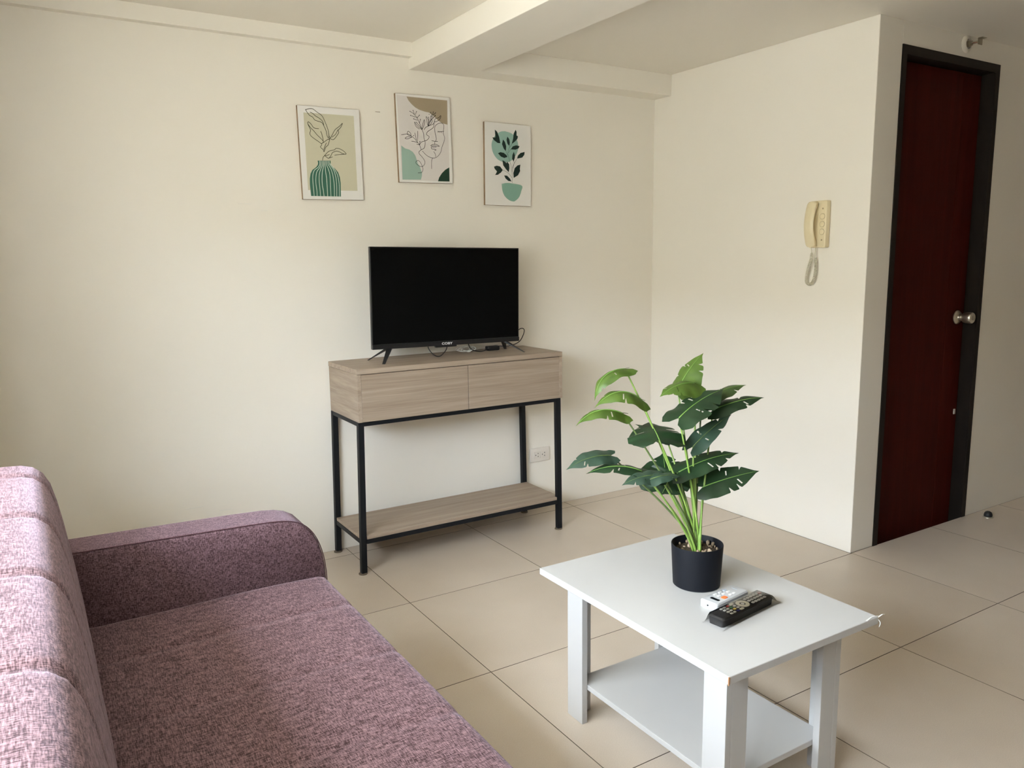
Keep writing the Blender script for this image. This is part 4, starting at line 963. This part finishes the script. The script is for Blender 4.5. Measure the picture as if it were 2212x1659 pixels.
# ------------------------------------------------------------------ wall outlet
ol = thing('wall_outlet', 'white double power outlet low on the wall behind the console table', 'outlet', (1.046, YB, 0.281))
obj('cover_plate', B(0.986, 1.106, YB - 0.008, YB, 0.245, 0.317, 0.003, 3), M['outlet'], ol, 'auto')
for cx in (1.026, 1.066):
    sk = obj('socket', B(cx - 0.0185, cx + 0.0185, YB - 0.0098, YB - 0.0070, 0.2635, 0.2985, 0.0012, 2), M['outlet'], ol)
    bm = bmesh.new()
    for (dx, dz, w, h) in ((0.007, 0.0075, 0.0032, 0.006), (0.007, -0.0075, 0.0032, 0.006), (-0.007, 0, 0.0045, 0.0045)):
        box(bm, cx + dx - w / 2, cx + dx + w / 2, YB - 0.0102, YB - 0.0090, 0.281 + dz - h / 2, 0.281 + dz + h / 2)
    obj('pin_holes', bm, M['hole'], sk)

# ------------------------------------------------------------------ intercom handset
ic = thing('intercom_phone', 'ivory wall intercom handset with a dangling coiled cord', 'intercom', (XP, -0.376, 1.398))
bm = bmesh.new()
box(bm, XP - 0.030, XP, -0.417, -0.335, 1.300, 1.496, 0.006, 3)
base = obj('base', bm, M['ivory'], ic, 'auto')
# raised key strip on the right half of the base with three round keys
for z in (1.430, 1.398, 1.366):
    k = lathe(bmesh.new(), [(0.0115, 0.001), (0.0115, -0.0016), (0.0100, -0.0024)], (XP - 0.030, -0.399, z), 'x', 24)
    o = obj('button', k, M['ivory'], base, 'auto')
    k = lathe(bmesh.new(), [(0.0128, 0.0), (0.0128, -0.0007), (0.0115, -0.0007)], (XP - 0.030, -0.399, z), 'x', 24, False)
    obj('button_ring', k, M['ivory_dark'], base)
for z, l in ((1.462, 0.010), (1.332, 0.008)):
    obj('marking', B(XP - 0.0306, XP - 0.0295, -0.403, -0.396, z - 0.003, z + 0.003), M['ivory_dark'], base)
# handset: bowed bar resting on the base at ear and mouth ends
def hs(z):
    t = (z - 1.398) / 0.093
    bow = 0.013 * (1 - t * t)
    return bow
bm = bmesh.new()
rings = []
zs = [1.3035, 1.306, 1.312] + lin(1.320, 1.476, 18) + [1.484, 1.490, 1.4925]
for z in zs:
    t = (z - 1.398) / 0.093
    e = 1 - max(0.0, (abs(t) - 0.9) / 0.1) ** 2 * 0.25
    xb = XP - 0.0305 - (0.027 * max(0.0, 1 - (t / 0.84) ** 2)) - (0.004 if abs(t) < 0.98 else 0)
    xf = XP - 0.0305 - 0.021 - hs(z) * 1.5
    ya, yb2 = -0.334 - (1 - e) * 0.02, -0.381 + (1 - e) * 0.02
    ym = 0.006
    ring = [(xb, ya - 0.002), (xb, yb2 + 0.002), (xb - 0.003, yb2), (xf + 0.007, yb2), (xf + 0.002, yb2 + ym), (xf, yb2 + 0.014), (xf, ya - 0.014), (xf + 0.002, ya - ym), (xf + 0.007, ya), (xb - 0.003, ya)]
    rings.append([bm.verts.new((x, y, z)) for x, y in ring])
for a, b in zip(rings, rings[1:]):
    n = len(a)
    for i in range(n): bm.faces.new((a[i], a[(i + 1) % n], b[(i + 1) % n], b[i]))
bm.faces.new(rings[0]); bm.faces.new(rings[-1])
obj('handset', bm, M['ivory'], ic, 'auto')
# the cord: straight leads at the top, then one loose coiled loop
M['cord'] = mat('pale_coiled_cord', (0.60, 0.57, 0.45), 0.45)
path = smooth_path([(XP - 0.040, -0.356, 1.305), (XP - 0.036, -0.357, 1.282), (XP - 0.030, -0.352, 1.255), (XP - 0.022, -0.334, 1.215), (XP - 0.016, -0.322, 1.180), (XP - 0.014, -0.320, 1.158), (XP - 0.014, -0.330, 1.146), (XP - 0.014, -0.345, 1.147), (XP - 0.014, -0.358, 1.165), (XP - 0.014, -0.364, 1.200), (XP - 0.016, -0.364, 1.245), (XP - 0.018, -0.363, 1.275), (XP - 0.018, -0.362, 1.301)], 26)
pts = []
Ls = [0.0]
for a, b in zip(path, path[1:]): Ls.append(Ls[-1] + (b - a).length)
def at_len(s):
    for i in range(len(path) - 1):
        if Ls[i + 1] >= s:
            t = (s - Ls[i]) / max(Ls[i + 1] - Ls[i], 1e-9); return path[i].lerp(path[i + 1], t), (path[i + 1] - path[i]).normalized()
    return path[-1], (path[-1] - path[-2]).normalized()
tot = Ls[-1]; NP = 1400
for i in range(NP + 1):
    s = tot * i / NP
    q, tg = at_len(s)
    ux = Vector((1, 0, 0)); uy = tg.cross(ux).normalized()
    env = max(0.0, min(1.0, (s - 0.022) / 0.012)) * max(0.0, min(1.0, (tot - 0.040 - s) / 0.012))
    r = 0.0055 * env
    a = 2 * PI * s / 0.0050
    pts.append(q + ux * r * math.cos(a) + uy * r * math.sin(a))
obj('coiled_cord', tube(bmesh.new(), pts, 0.0016, 5), M['cord'], ic, True)

# ------------------------------------------------------------------ sprinkler head above the door
sp = thing('sprinkler_head', 'metal sidewall sprinkler head on the wall above the dark red door', 'sprinkler', (2.400, YD, 2.150))
SX, SZ = 2.400, 2.150
M['cup'] = mat('painted_sprinkler_cup', (0.66, 0.62, 0.54), 0.5)
M['brass'] = mat('dull_sprinkler_metal', (0.36, 0.32, 0.24), 0.35, 0.9)
obj('escutcheon', lathe(bmesh.new(), [(0.035, 0.0), (0.035, -0.003), (0.029, -0.010), (0.020, -0.012), (0.0195, -0.004)], (SX, YD, SZ), 'y', 28, False), M['cup'], sp, 'auto')
obj('nozzle', lathe(bmesh.new(), [(0.013, -0.002), (0.013, -0.018), (0.010, -0.020), (0.010, -0.026), (0.006, -0.028)], (SX, YD, SZ), 'y', 12), M['brass'], sp, 'auto')
bm = bmesh.new()
for s in (-1, 1):
    tube(bm, smooth_path([(SX + s * 0.010, YD - 0.022, SZ), (SX + s * 0.014, YD - 0.034, SZ), (SX + s * 0.010, YD - 0.048, SZ), (SX, YD - 0.056, SZ)], 5), 0.0026, 6)
obj('yoke', bm, M['brass'], sp, True)
obj('glass_bulb', tube(bmesh.new(), [(SX, YD - 0.027, SZ), (SX, YD - 0.053, SZ)], 0.0022, 8), mat('red_bulb_glass', (0.25, 0.03, 0.02), 0.1), sp, True)
bm = bmesh.new()
box(bm, SX - 0.017, SX + 0.017, YD - 0.0600, YD - 0.0575, SZ - 0.014, SZ + 0.010, 0.001, 1)
box(bm, SX - 0.017, SX + 0.017, YD - 0.078, YD - 0.0575, SZ + 0.0102, SZ + 0.0122, 0.0006, 1)
obj('deflector', bm, M['brass'], sp)

# ------------------------------------------------------------------ door stop on the floor
ds = thing('door_stop', 'small black half-dome door stop on the floor right of the door', 'door stop', (2.762, -0.668, 0))
obj('base_ring', lathe(bmesh.new(), [(0.023, 0.0), (0.023, 0.003), (0.020, 0.0045), (0.001, 0.0045)], (2.762, -0.668, 0), 'z', 28, False), M['chrome'], ds, 'auto')
bm = lathe(bmesh.new(), [(0.0185, 0.004), (0.0190, 0.010), (0.0175, 0.018), (0.0135, 0.025), (0.007, 0.029), (0.0005, 0.030)], (2.762, -0.668, 0), 'z', 24)
obj('rubber_dome', bm, M['rubber'], ds, True)
